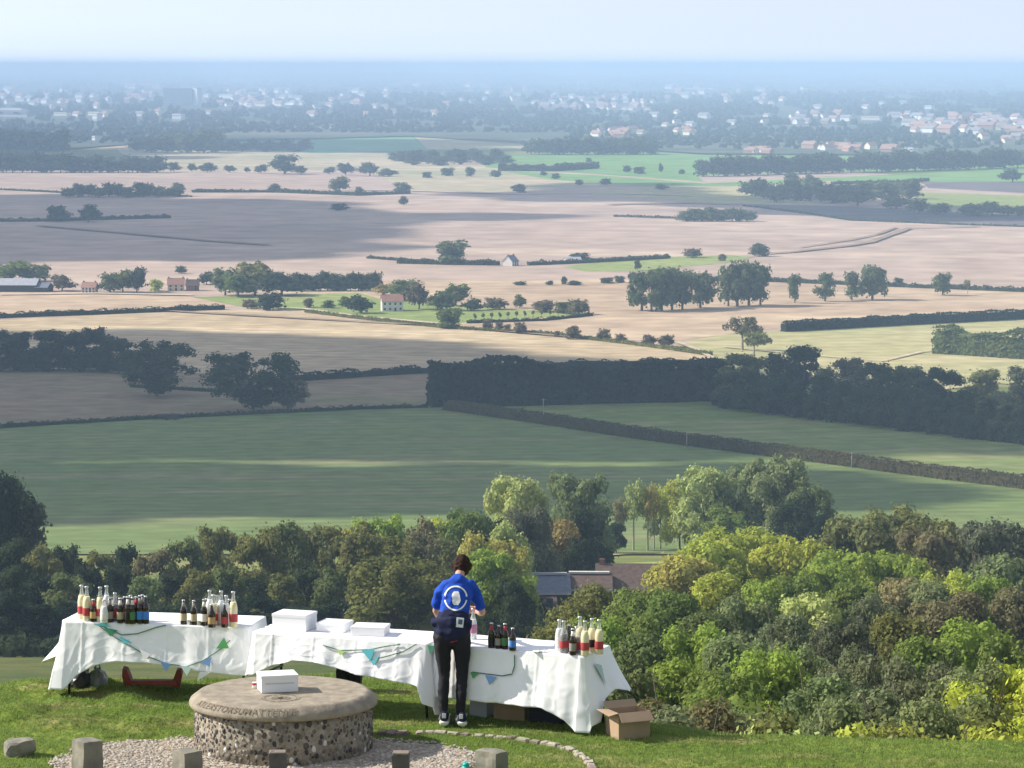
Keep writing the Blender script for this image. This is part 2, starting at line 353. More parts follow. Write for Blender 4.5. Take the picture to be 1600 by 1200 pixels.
cloud([(360, 222), (520, 217), (660, 222), (640, 236), (480, 238), (360, 234)], 1300, 6, 'small cloud over the distant leafy crop', 160)
cloud([Vector((-90, 300, 0)), Vector((-14, 300, 0)), Vector((-12, 345, 0)), Vector((-9, 425, 0)), Vector((-24, 446, 0)), Vector((-30, 520, 0)), Vector((-90, 530, 0)), Vector((-150, 520, 0)), Vector((-140, 300, 0))], 520, 7, 'small unseen cloud added to shade the dark wood below the hill', 13)  # added out of view; outline shaped so its shadow darkens the left wood

def ridge(D, depth, hs, seed, name):
    n = 160; xs = np.linspace(-.30*D, .30*D, n); V = []; Fa = []
    prof_ = [0, .35, .8, 1, .8, .35, 0]
    for j, k in enumerate(prof_):
        for i, x in enumerate(xs):
            h = hs*(.55+.45*noise.noise(Vector((x/D*14, seed, 0)))+.18*noise.noise(Vector((x/D*70, seed, 3)))); V.append((x, D+depth*(j/6-.5), max(0, h)*k-.5))
    for j in range(6):
        for i in range(n-1): Fa.append((j*n+i, j*n+i+1, (j+1)*n+i+1, (j+1)*n+i))
    tag(obj(name, mesh_np(name, V, Fa, 4, [WOODF], True)), kind='structure')
ridge(52000, 9000, 118, 3, 'far_hills'); ridge(30000, 5000, 62, 8, 'far_hills'); ridge(17000, 2600, 22, 14, 'low_hills')

def track(name, pts, wd, m, off=.16):
    P = [G(*p) for p in pts]; P2 = []
    for a, b in zip(P, P[1:]):
        k = max(2, int((b-a).length/25)); P2 += [a.lerp(b, i/k) for i in range(k)]
    P2.append(P[-1]); V = []; Fa = []
    for i, p in enumerate(P2):
        d = (P2[min(i+1, len(P2)-1)]-P2[max(i-1, 0)]).normalized(); nx, ny = -d.y*wd/2, d.x*wd/2; w_ = 1+.35*noise.noise(p*.02)
        for s_ in (1, -1): y = p.y+ny*s_*w_; V.append((p.x+nx*s_*w_, y, prof(y)+off+p.y*1.2e-4+.6))
    for i in range(len(P2)-1): Fa.append((2*i, 2*i+1, 2*i+3, 2*i+2))
    tag(obj(name, mesh_np(name, V, Fa, 4, [m], True)), kind='structure')
LANE = field_mat('pale_lane', lin(198, 182, 158), lin(184, 168, 146), None, big=.05, fine=.3); RUT = field_mat('dark_margin', lin(138, 120, 104), lin(150, 130, 112), None, big=.03, fine=.2)
track('farm_track', [(1060, 537), (1090, 549), (1110, 560), (1124, 572)], 3, LANE); track('farm_track', [(1500, 545), (1440, 552), (1380, 566), (1250, 556), (1130, 544)], 2.2, LANE)
track('field_margin', [(1195, 398), (1240, 395), (1330, 385), (1360, 380), (1420, 358), (1530, 355)], 7, RUT); track('field_margin', [(1250, 388), (1330, 376), (1370, 368), (1400, 357)], 4, RUT)
track('field_margin', [(60, 354), (200, 366), (330, 378), (420, 384)], 9, RUT); track('farm_track', [(540, 297), (640, 299), (800, 304), (960, 303), (1080, 307)], 12, LANE)
track('farm_track', [(380, 480), (470, 484), (560, 496), (700, 509)], 5, LANE); track('field_margin', [(950, 321), (1060, 318), (1160, 321)], 14, RUT)
track('field_margin', [(250, 487), (700, 512), (1000, 538)], 5, RUT); track('farm_track', [(0, 462), (150, 460), (300, 463)], 6, LANE)
# ---------------------------------------------------------------- foliage
def quads(P, Nn, size, rng, asp=(.7, 1.3)):
    """one leaf-clump quad at each point"""
    n = len(P); r = rng.normal(size=(n, 3)); u = np.cross(Nn, r); u /= np.linalg.norm(u, axis=1, keepdims=True)+1e-9
    w = np.cross(Nn, u); w /= np.linalg.norm(w, axis=1, keepdims=True)+1e-9
    s = (size*rng.uniform(.4, 1.5, n))[:, None]; a = rng.uniform(*asp, n)[:, None]; u = u*s; w = w*s*a
    k = rng.uniform(.5, 1.1, (4, n, 1))
    V = np.stack([P-u*k[0], P-w*k[1], P+u*k[2], P+w*k[3]], 1).reshape(-1, 3)
    return V, np.arange(4*n).reshape(n, 4)
_ico = {}
def ico(sub):
    if sub not in _ico:
        b = bmesh.new(); bmesh.ops.create_icosphere(b, subdivisions=sub, radius=1)
        _ico[sub] = (np.array([v.co[:] for v in b.verts]), np.array([[v.index for v in f.verts] for f in b.faces])); b.free()
    return _ico[sub]
def crown_mesh(name, seed, n, leaf, lobes=26, lobe_r=(.13, .2), shape='round', base=.12, top_w=1.0, core=.72, clump=True, gaps=.0):
    """crown of unit height and unit width, from z=base to z=1"""
    rng = np.random.default_rng(seed); C = []; Rr = []
    tries = 0
    while len(C) < lobes and tries < 4000:
        tries += 1
        r = rng.uniform(*lobe_r); th = rng.uniform(0, 2*math.pi); t = rng.uniform(0, 1)**(1.25 if shape == 'dome' else 1)
        z = base+r*.8+t*(1-base-1.75*r)
        zz = (z-base)/(1-base)
        if shape == 'round': w = math.sqrt(max(0, 1-((zz-.5)/.56)**2))
        elif shape == 'dome': w = max(0, 1-min(1, zz/1.02)**1.7)**.55
        elif shape == 'tall': w = (math.sin(math.pi*min(1, zz**.8*1.02))**.6 if 0 < zz < 1 else 0)
        elif shape == 'cone': w = (1-zz)**.75+.1
        elif shape == 'umbrella': w = math.sqrt(max(0, 1-((zz-.62)/.62)**2)) if zz > .25 else .25
        else: w = 1.0
        rad = max(0, (.5-r*.8))*w*(rng.uniform(.55, 1) if rng.uniform() > .25 else rng.uniform(0, .6))
        c = np.array([rad*math.cos(th), rad*math.sin(th), z])
        if gaps and any(np.linalg.norm(c-q) < gaps for q in C): continue
        C.append(c); Rr.append(r*rng.uniform(.85, 1.1))
    C = np.array(C); Rr = np.array(Rr); w = Rr**2; w /= w.sum()
    idx = rng.choice(len(C), size=n, p=w); d = rng.normal(size=(n, 3)); d /= np.linalg.norm(d, axis=1, keepdims=True)
    d[:, 2] = np.where(d[:, 2] < -.8, -d[:, 2]*.6, d[:, 2]); 
    rr = Rr[idx]*np.where(rng.uniform(size=n) < .07, rng.uniform(1.05, 1.35, n), 1-.45*rng.uniform(size=n)**2.0)
    P = C[idx]+d*rr[:, None]*np.array([1, 1, .85])
    # sub-clumps: pull the leaves together so the surface reads as sprays with dark gaps
    if clump:
        q = P*7.5+seed; dis = np.stack([np.sin(q[:, 1]*2.1+q[:, 2]*1.7), np.sin(q[:, 2]*2.3+q[:, 0]*1.9), np.sin(q[:, 0]*2.2+q[:, 1]*1.3)], 1)
        P = P+dis*leaf*1.2
    keep = np.ones(n, bool)
    for c, r in zip(C, Rr):
        keep &= ~(np.linalg.norm((P-c)/np.array([1, 1, .85]), axis=1) < r*.62)
    keep |= rng.uniform(size=n) < .05
    P, d = P[keep], d[keep]
    nn = d+rng.normal(size=d.shape)*.55+np.array([0, 0, .25]); nn /= np.linalg.norm(nn, axis=1, keepdims=True)
    V, Q = quads(P, nn, leaf, rng)
    sc = .5/np.percentile(np.hypot(P[:, 0], P[:, 1]), 96); zt = P[:, 2].max(); V[:, :2] *= sc; V[:, 2] /= zt
    parts_v, parts_q = [V], [np.concatenate([Q[:, :3], Q[:, [0, 2, 3]]])]; off = len(V)
    iv, ifc = ico(1)
    for c, r in zip(C, Rr):
        jv = (iv*(1+rng.uniform(-.15, .15, (len(iv), 1)))*r*core*np.array([1, 1, .85])+c)*np.array([sc, sc, 1/zt])
        parts_v.append(jv); parts_q.append(ifc+off); off += len(jv)
    return mesh_np(name, np.concatenate(parts_v), np.concatenate(parts_q), 3, [LEAF])
def trunk_mesh(name, seed, h, r=.022, limbs=5, bark=None, spread=.25, top=.55):
    rg = random.Random(seed); mb = MB(); b = Vector((rg.uniform(-.01, .01), 0, h))
    mb.tube([(0, 0, -.06), (0, 0, .02), b*.5, b], [r*1.5, r*1.1, r*.9, r*.75], 7)
    for i in range(limbs):
        a = i*2*math.pi/limbs+rg.uniform(-.3, .3); s = spread*rg.uniform(.6, 1); e = Vector((math.cos(a)*s, math.sin(a)*s, top+rg.uniform(-.08, .2)))
        m_ = b.lerp(e, .5)+Vector((0, 0, -.03)); mb.tube([b-Vector((0, 0, .03)), m_, e], [r*.6, r*.4, r*.15], 5)
    me_o = mb.build(name, bark or BARK); me = me_o.data; bpy.data.objects.remove(me_o); return me
KIND = {}
def kind(k, *variants): KIND[k] = variants
# near scrub and wood (fine leaves)
kind('near', *[(crown_mesh('bush_crown', 10+i, 17000, .0155, 34, (.1, .17), 'dome', .02), trunk_mesh('stems', i, .2, .02, 5)) for i in range(3)])
kind('fine', *[(crown_mesh('bush_crown', 110+i, 34000, .0095, 44, (.09, .15), 'dome', .0), trunk_mesh('stems', i+97, .2, .02, 5)) for i in range(2)])
kind('finetwig', *[(crown_mesh('bush_crown', 115+i, 30000, .0085, 60, (.05, .11), 'dome', .0, core=.5), trunk_mesh('stems', i+99, .2, .012, 9, spread=.4, top=.85)) for i in range(1)])
kind('twiggy', *[(crown_mesh('bush_crown', 20+i, 17000, .0125, 50, (.06, .12), 'dome', .02, core=.5), trunk_mesh('stems', i+7, .2, .012, 9, spread=.4, top=.85)) for i in range(2)])
kind('broad', *[(crown_mesh('tree_crown', 30+i, 13000, .02, 34, (.11, .18), 'round', .06, gaps=.04), trunk_mesh('trunk', i+20, .3, .025, 6)) for i in range(3)])
kind('oak', *[(crown_mesh('tree_crown', 40+i, 11000, .018, 60, (.08, .14), 'umbrella', .04, core=.6, gaps=.04), trunk_mesh('trunk', i+30, .28, .022, 8, spread=.36, top=.7)) for i in range(2)])
kind('hedgetree', *[(crown_mesh('tree_crown', 50+i, 10000, .02, 34, (.1, .16), 'dome', .0), trunk_mesh('trunk', i+40, .2, .02, 4)) for i in range(3)])
kind('evergreen', (crown_mesh('tree_crown', 60, 12000, .021, 44, (.08, .15), 'cone', .03), trunk_mesh('trunk', 61, .3, .025, 3)))
kind('spindly', *[(crown_mesh('tree_crown', 65+i, 2600, .026, 9, (.1, .19), 'tall', .42, core=.4, gaps=.12), trunk_mesh('trunk', 50+i, .45, .035, 5, PALEBARK, .24, .8)) for i in range(2)])
# far (coarse leaves)
kind('far', *[(crown_mesh('tree_crown', 70+i, 1500, .045, 14, (.17, .26), 'round', .03), trunk_mesh('trunk', i+70, .2, .03, 3)) for i in range(3)])
kind('farbush', *[(crown_mesh('bush_crown', 75+i, 1300, .05, 14, (.16, .26), 'dome', .0), trunk_mesh('stems', i+75, .1, .03, 3)) for i in range(3)])
kind('poplar', *[(crown_mesh('tree_crown', 80+i, 2600, .036, 24, (.13, .2), 'tall', .05, core=.6), trunk_mesh('trunk', i+80, .35, .04, 4, spread=.15)) for i in range(3)])
kind('tiny', *[(crown_mesh('tree_crown', 90+i, 320, .1, 8, (.2, .3), 'dome', .0, clump=False), None) for i in range(3)])
COL = dict(
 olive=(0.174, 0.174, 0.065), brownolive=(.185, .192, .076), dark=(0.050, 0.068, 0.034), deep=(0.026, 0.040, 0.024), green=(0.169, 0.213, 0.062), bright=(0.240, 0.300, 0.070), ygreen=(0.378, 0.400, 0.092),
 yellow=(.43, .45, .085), gold=(0.374, 0.330, 0.110), orange=(0.276, 0.218, 0.092), rust=(.175, .158, .086), hedgebrown=(0.100, 0.088, 0.050), purple=(.118, .126, .076), grey=(.180, .200, .108), greygreen=(0.200, 0.231, 0.106), mid=(0.150, 0.178, 0.072),
 pale=(0.396, 0.432, 0.168), tan=(.25, .23, .12), farg=(0.126, 0.150, 0.074), fard=(0.078, 0.101, 0.060), farb=(0.155, 0.129, 0.090))
_rt = random.Random(5)
def tree(px, D=None, top=None, w=None, k='broad', c='green', label=None, group=None, base=None, cat='tree', name=None, hpx=None):
    """a tree whose trunk stands at distance D (or where its foot shows, at row BASE) and whose tip reaches row TOP"""
    if base is not None: g = G(px, base); D = g.y
    else:
        q = at(px, 600, D); g = Vector((q.x, D, ground(q.x, D)))
    if top is None: top = base-hpx
    h = at(px, top, D).z-g.z; wd = w*D/F_PX
    h = max(h, .5); wd *= {'far': 1.22, 'poplar': 1.3}.get(k, 1)
    if k in ('hedgetree', 'broad', 'evergreen') and D < 1600: wd = max(wd, h*(.85 if D > 700 else .62 if k == 'hedgetree' else .55))
    vs = KIND[k]; cm, tm = vs[_rt.randrange(len(vs))]; nm = name or ('tree' if cat == 'tree' else 'bush')
    f_ = _rt.uniform(.98, 1.2); col = tuple(v*f_*q for v, q in zip(COL[c], (_rt.uniform(.96, 1.05), 1, 1)))+(1,)
    if tm is None:
        o = obj(nm, cm, None, g); o.scale = (wd, wd, h); o.rotation_euler.z = _rt.uniform(0, 6.28); o.color = col
    else:
        o = empty(nm, g, _rt.uniform(0, 6.28), (wd, wd, h))
        cr = obj('crown', cm, o); cr.color = col; obj('stems' if 'stems' in tm.name else 'trunk', tm, o)
    tag(o, label, cat, group); return o
def row(items, k, c, what, group, cat='tree', name=None):
    """items: (px, base, w, h[, kind, colour]) — labelled by their order from the left"""
    items = sorted(items, key=lambda t: t[0])
    for i, t in enumerate(items):
        if len(items) > 20: lab = what[1]
        else:
            lab = (('leftmost' if i == 0 else 'rightmost' if i == len(items)-1 else ORD[i+1]+' from the left')+' of the '+what[0]) if len(items) > 1 else what[0]
        tree(t[0], base=t[1], w=t[2], hpx=t[3], k=t[4] if len(t) > 4 and t[4] else k, c=t[5] if len(t) > 5 else c, label=lab, group=group, cat=cat, name=name)
def hedge(pts, h, th, c, label, leaf=.5, dens=2.0, name='hedge', seed=1, P=None, cat='hedge', rag=.4, group=None):
    """a clipped or ragged hedge following PTS on the ground: h and th in metres"""
    rng = np.random.default_rng(seed); Q = P or [G(*p) for p in pts]; segs = []; tot = 0
    for a, b in zip(Q, Q[1:]): segs.append((a, b, (b-a).length)); tot += (b-a).length
    n = int(tot*dens*(h*2+th)); PP = []; NN = []; cv = []; cf = []
    for a, b, l in segs:
        m = max(8, int(n*l/tot)); t = rng.uniform(0, 1, m); d = (b-a)/l; nx, ny = -d.y, d.x
        u = rng.uniform(-h, h+th, m)                     # unrolled section: side, top, side
        z = np.where(u < 0, -u, np.where(u > th, u-th, h)); side = np.where(u < 0, -th/2, np.where(u > th, th/2, u-th/2))
        z = np.where((u >= 0) & (u <= th), h, np.where(u < 0, h+u, h-(u-th)))
        xx = a.x+(b.x-a.x)*t; yy = a.y+(b.y-a.y)*t
        bump = np.array([noise.noise(Vector((xx[i]/h*.6, yy[i]/h*.6, seed))) for i in range(m)])
        z = z*(1+rag*bump*1.6)+rng.normal(size=m)*leaf*.25; side = side*(1+rag*bump)+rng.normal(size=m)*leaf*.25
        zz = np.interp(yy, _yk, _zk); PP.append(np.stack([xx+nx*side, yy+ny*side, zz+np.maximum(z, 0)], 1))
        nv = np.stack([np.where(z > h*.85, 0, nx*np.sign(side)), np.where(z > h*.85, 0, ny*np.sign(side)), np.where(z > h*.85, 1, .2)+0*z], 1)+rng.normal(size=(m, 3))*.5
        NN.append(nv/np.linalg.norm(nv, axis=1, keepdims=True))
        st = max(1, int(l/(h*2.5)))
        for j in range(st+1):
            p = a.lerp(b, j/st); g = prof(p.y); k = len(cv)//4; s_ = th*.4*(1+.1*math.sin(j*1.7)); hh = h*.86*(1+rag*1.4*noise.noise(Vector((p.x/h*.6, p.y/h*.6, seed))))
            cv += [(p.x-nx*s_, p.y-ny*s_, g-.3), (p.x-nx*s_, p.y-ny*s_, g+hh), (p.x+nx*s_, p.y+ny*s_, g+hh), (p.x+nx*s_, p.y+ny*s_, g-.3)]
            if j < st:
                o_ = 4*k
                for q in range(3): cf.append((o_+q, o_+q+1, o_+q+5, o_+q+4))
            if j == 0: cf.append((4*k, 4*k+1, 4*k+2, 4*k+3))
            if j == st: cf.append((4*k+3, 4*k+2, 4*k+1, 4*k))
    P_ = np.concatenate(PP); V, F4 = quads(P_, np.concatenate(NN), leaf, rng); c0 = Q[0]
    Vall = np.concatenate([V, np.array(cv)]); Fall = np.concatenate([F4, np.array(cf)+len(V)])
    o = obj(name, mesh_np(name, Vall-np.array(c0), Fall, 4, [LEAF]), loc=c0); o.color = tuple(COL[c])+(1,)
    return tag(o, label, cat, group)
# ================= the scrub on the right of the hill
def Dscrub(top): return float(np.interp(top, [785, 820, 850, 900, 950, 1000, 1050, 1085, 1110, 1140], [490, 430, 390, 300, 205, 135, 92, 62, 52, 46]))
scrub = [  # px, top, width px, kind, colour, look
 (1345, 800, 100, 'broad', 'brownolive', 'tall brown-green tree at the back edge of the right-hand scrub'), (1405, 786, 120, 'broad', 'brownolive', 'highest brown-green dome at the back of the right-hand scrub'),
 (1470, 803, 100, 'broad', 'brownolive', 'brown-green tree on the right shoulder of the highest dome'), (1530, 812, 90, 'broad', 'purple', 'plum-brown tree at the back right below the green field'),
 (1588, 806, 90, 'broad', 'purple', 'dark plum tree cut by the right edge below the green field'), (1440, 820, 90, 'broad', 'rust', 'reddish-brown tree in front of the highest dome'),
 (1110, 838, 120, 'broad', 'ygreen', 'left part of the big lime-yellow dome'), (1170, 820, 150, 'broad', 'ygreen', 'topmost lime-yellow dome right of the farm roofs'), (1228, 834, 120, 'broad', 'ygreen', 'lime-green shoulder right of the topmost lime dome'),
 (1070, 862, 90, 'broad', 'gold', 'golden-lime tree touching the brown farm roof'), (1335, 851, 150, 'broad', 'bright', 'rounded bright green dome below the brown-green dome'), (1395, 860, 90, 'broad', 'bright', 'small bright green crown right of the rounded bright dome'),
 (1290, 872, 80, 'broad', 'bright', 'bright green crown between the lime dome and the rounded dome'), (1480, 884, 100, 'near', 'ygreen', 'low yellow-green crown left of the green tree at the right edge'),
 (1545, 896, 80, 'near', 'bright', 'bright yellow-green tuft under the green tree at the right edge'), (1578, 862, 110, 'broad', 'greygreen', 'rounded mid-green tree at the right edge'),
 (1240, 893, 120, 'near', 'green', 'green bush under the right foot of the lime dome'), (1130, 890, 130, 'near', 'ygreen', 'yellow-green bush under the left foot of the lime dome'), (1185, 900, 120, 'near', 'bright', 'bright bush under the middle of the lime dome'),
 (1400, 897, 110, 'near', 'tan', 'tan bush below the small bright crown'), (1455, 900, 120, 'near', 'greygreen', 'grey-green bush right of the tan bush'), (1340, 905, 120, 'near', 'green', 'green bush below the rounded bright dome'),
 (1520, 918, 100, 'near', 'rust', 'rust-brown bush below the bright tuft'), (1588, 912, 90, 'near', 'rust', 'rust-brown bush cut by the right edge'), (1465, 932, 80, 'near', 'rust', 'small rust bush left of the big rust bush'),
 (922, 908, 70, 'near', 'brownolive', 'brown-topped bush in front of the farm gate'), (985, 912, 70, 'near', 'green', 'green bush under the middle of the brown farmhouse roof'), (895, 928, 90, 'near', 'olive', 'olive bush below the slate roof'), (1010, 913, 120, 'near', 'green', 'green bush under the chimney of the brown roof'),
 (1060, 920, 130, 'near', 'green', 'large dark green bush right of the last table bottles'), (1170, 925, 120, 'near', 'greygreen', 'grey-green bush in the middle of the upper scrub'), (1265, 925, 120, 'near', 'pale', 'pale green bush with airy top in mid scrub'),
 (1370, 925, 120, 'twiggy', 'grey', 'grey twiggy bush in mid scrub below the green bush'), (1110, 950, 120, 'near', 'mid', 'mid-green bush below the large dark green bush'), (1230, 955, 110, 'twiggy', 'grey', 'grey-green twiggy bush left of the mauve bush'),
 (1320, 962, 130, 'twiggy', 'purple', 'mauve-grey twiggy bush in the heart of the scrub'), (1415, 950, 110, 'near', 'olive', 'olive bush above the twiggy grey thicket'), (1535, 963, 170, 'near', 'bright', 'big rounded grass-green bush at the right of the scrub'),
 (1460, 985, 120, 'near', 'green', 'green bush left of the big rounded grass-green bush'), (1590, 985, 110, 'near', 'green', 'green bush cut by the right edge behind the yellow bush'), (930, 955, 100, 'near', 'bright', 'light green bush right behind the tall bottles'),
 (870, 965, 90, 'near', 'olive', 'olive bush behind the row of dark beer bottles'), (985, 950, 110, 'near', 'green', 'green bush beyond the right end of the tables'), (1160, 985, 110, 'near', 'greygreen', 'dull green bush behind the leafy bright bush'),
 (1245, 1000, 110, 'twiggy', 'greygreen', 'airy grey-green bush behind the second bright bush'), (1345, 1010, 140, 'twiggy', 'grey', 'wide grey twiggy thicket in the lower scrub'), (1440, 1025, 140, 'twiggy', 'grey', 'grey thicket with bare stems left of the yellow bush'),
 (1525, 1030, 110, 'twiggy', 'greygreen', 'grey-green thicket behind the yellow bush'), (1085, 966, 120, 'near', 'bright', 'tall leafy bright bush beyond the open carton'), (1000, 985, 110, 'near', 'mid', 'dark leafy bush just right of the last table'),
 (1045, 1025, 120, 'near', 'bright', 'leafy bright green bush above the open carton'), (1200, 1008, 110, 'near', 'bright', 'second bright green bush, right of the carton bush'), (960, 1030, 80, 'near', 'mid', 'dark bush behind the right end of the last tablecloth'),
 (1120, 1035, 90, 'near', 'green', 'green bush between the two bright bushes'), (1290, 1050, 120, 'twiggy', 'greygreen', 'dull green bush in the lower middle of the scrub'),
 (1095, 1078, 90, 'twiggy', 'rust', 'brown twiggy bush right of the open carton'), (1165, 1068, 110, 'near', 'green', 'dark green bush on the brow of the slope'), (1245, 1075, 110, 'near', 'greygreen', 'grey-green bush on the brow of the slope'),
 (1385, 1068, 130, 'twiggy', 'grey', 'grey bush on the brow behind the orange shrubs'), (1465, 1075, 110, 'twiggy', 'greygreen', 'grey-green bush on the brow behind the yellow shrubs'),
 (1040, 1092, 70, 'twiggy', 'grey', 'small grey bush behind the open carton'), (1125, 1112, 70, 'near', 'pale', 'low yellow-green shrub on the grass brow'), (1180, 1118, 80, 'near', 'olive', 'low olive shrub on the grass brow'),
 (1240, 1116, 80, 'near', 'pale', 'low pale shrub on the grass brow'), (1310, 1120, 90, 'near', 'olive', 'second low olive shrub on the grass brow, left of the orange one'), (1385, 1126, 80, 'near', 'tan', 'low orange-brown shrub on the grass brow'),
 (1440, 1122, 80, 'near', 'ygreen', 'low lime-green shrub on the grass brow'), (1495, 1108, 80, 'near', 'ygreen', 'low yellow-green shrub at the foot of the yellow bush'), (1548, 1070, 90, 'near', 'yellow', 'yellow bush at the lower right'),
 (1596, 1030, 100, 'near', 'yellow', 'tall bright yellow bush cut by the right edge'), (1590, 1110, 80, 'near', 'olive', 'low olive shrub in the lower right corner')]
for px, top, w, k, c, lab in scrub:
    D = Dscrub(top); q = at(px, top, D); h = q.z-ground(q.x, D)
    if D < 75: k = {'near': 'fine', 'twiggy': 'finetwig'}.get(k, k)
    w2 = max(w*1.12, h*F_PX/D*.72)
    tree(px, D, top, w2, k, c, lab, None, cat='bush' if (k != 'broad') else 'tree')
rg = random.Random(77)
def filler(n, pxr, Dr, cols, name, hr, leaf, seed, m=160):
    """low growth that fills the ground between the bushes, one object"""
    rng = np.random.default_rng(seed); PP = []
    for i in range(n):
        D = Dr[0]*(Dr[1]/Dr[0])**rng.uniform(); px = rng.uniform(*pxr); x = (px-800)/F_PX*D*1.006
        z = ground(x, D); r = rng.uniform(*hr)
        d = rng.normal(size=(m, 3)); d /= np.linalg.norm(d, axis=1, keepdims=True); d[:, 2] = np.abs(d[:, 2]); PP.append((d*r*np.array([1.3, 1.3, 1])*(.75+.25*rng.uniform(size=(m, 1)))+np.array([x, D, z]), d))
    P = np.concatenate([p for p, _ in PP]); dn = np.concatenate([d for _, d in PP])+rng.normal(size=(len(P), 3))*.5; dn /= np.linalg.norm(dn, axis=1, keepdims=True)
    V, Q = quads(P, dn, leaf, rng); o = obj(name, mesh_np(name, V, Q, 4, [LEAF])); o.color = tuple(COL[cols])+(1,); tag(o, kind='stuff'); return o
filler(230, (1120, 1700), (38, 75), 'olive', 'undergrowth', (.3, .8), .032, 3, 420)
filler(260, (960, 1700), (70, 230), 'green', 'undergrowth', (.8, 2.2), .11, 4, 320)
filler(200, (850, 1750), (200, 440), 'greygreen', 'undergrowth', (1.6, 3.5), .3, 6, 240)
# ================= the wood below the hill, left and centre
wood = []
tops = [(12, 835), (58, 848), (105, 848), (150, 858), (195, 848), (240, 852), (285, 838), (325, 818), (365, 824), (405, 818), (445, 812), (485, 816), (525, 816), (565, 822), (610, 832), (655, 826), (690, 838)]
cc = ['dark', 'brownolive', 'dark', 'olive', 'dark', 'rust', 'mid', 'olive', 'brownolive', 'olive', 'mid', 'brownolive', 'olive', 'brownolive', 'olive', 'rust', 'brownolive']
for i, (px, tp) in enumerate(tops):
    tree(px, 455+(i*37 % 30), tp, 78, 'hedgetree', cc[i], ('leftmost' if i == 0 else ORD[i+1]+' from the left' if i < 16 else 'rightmost')+' along the skyline of the dark wood', 'trees along the top of the wood')
for i in range(14):  # darker leaf colours in both front ranks paint in part of the shade
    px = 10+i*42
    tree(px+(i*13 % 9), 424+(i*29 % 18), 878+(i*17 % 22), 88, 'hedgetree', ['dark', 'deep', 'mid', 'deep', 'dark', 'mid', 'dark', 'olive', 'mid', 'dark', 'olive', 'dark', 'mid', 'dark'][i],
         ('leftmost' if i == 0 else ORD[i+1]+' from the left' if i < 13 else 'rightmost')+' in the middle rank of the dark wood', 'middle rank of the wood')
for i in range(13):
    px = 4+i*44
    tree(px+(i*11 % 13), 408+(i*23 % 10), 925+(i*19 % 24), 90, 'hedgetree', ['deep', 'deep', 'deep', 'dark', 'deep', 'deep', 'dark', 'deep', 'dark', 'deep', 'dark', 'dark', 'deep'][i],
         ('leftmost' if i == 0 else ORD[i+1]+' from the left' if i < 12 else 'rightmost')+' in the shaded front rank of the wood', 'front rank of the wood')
one = [ # px, D, top, w, kind, colour, label
 (-4, 500, 738, 84, 'broad', 'dark', 'large dark tree rising at the left edge over the green field'), (-30, 490, 728, 90, 'broad', 'deep', 'dark tree cut by the left edge over the green field'), (48, 498, 784, 34, 'hedgetree', 'purple', 'small brownish tree beside the large dark tree'),
 (632, 396, 866, 170, 'broad', 'olive', 'round olive tree with orange tints behind the cake boxes'), (570, 404, 900, 80, 'hedgetree', 'olive', 'olive tree at the left foot of the round orange-tinted tree'),
 (690, 402, 900, 100, 'broad', 'green', 'green tree directly behind the person'), (772, 398, 852, 125, 'broad', 'bright', 'bright green tree right of the person'), (800, 392, 900, 80, 'hedgetree', 'dark', 'dark green tree left of the slate roof'),
 (745, 440, 828, 70, 'hedgetree', 'gold', 'golden tree above the person'), (790, 446, 838, 70, 'hedgetree', 'gold', 'second golden tree, right of the one above the person'), (592, 480, 798, 74, 'broad', 'bright', 'small bright lime tree on the wood skyline'),
 (560, 478, 815, 44, 'hedgetree', 'gold', 'rusty-gold tree left of the bright lime tree'), (660, 485, 806, 90, 'hedgetree', 'rust', 'thin brown-mauve tree right of the bright lime tree'), (694, 505, 806, 28, 'broad', 'yellow', 'tiny clear yellow tree on the skyline'),
 (733, 500, 790, 62, 'broad', 'green', 'round green tree right of the tiny yellow tree'), (768, 508, 800, 44, 'broad', 'dark', 'dark green tree between two paler ones'), (790, 478, 812, 52, 'hedgetree', 'pale', 'pale leafy tree below the tall pale crown'),
 (806, 570, 737, 76, 'broad', 'pale', 'tall pale yellow-green tree above the purple one'), (822, 520, 784, 84, 'broad', 'purple', 'dull purple-brown tree under the tall pale tree'), (905, 585, 732, 108, 'broad', 'greygreen', 'tallest wide grey-green tree at the centre'),
 (918, 570, 790, 70, 'hedgetree', 'dark', 'dark lower crown under the tallest grey-green tree'), (866, 560, 808, 92, 'broad', 'orange', 'orange-topped tree above the slate roof'), (852, 545, 846, 76, 'hedgetree', 'olive', 'olive tree below the orange-topped tree'),
 (812, 540, 858, 56, 'hedgetree', 'brownolive', 'brownish tree left of the orange-topped tree'), (902, 548, 838, 46, 'hedgetree', 'dark', 'dark bush right of the orange-topped tree')]
for px, D, tp, w, k, c, lab in one: tree(px, D, tp, w, k, c, lab)
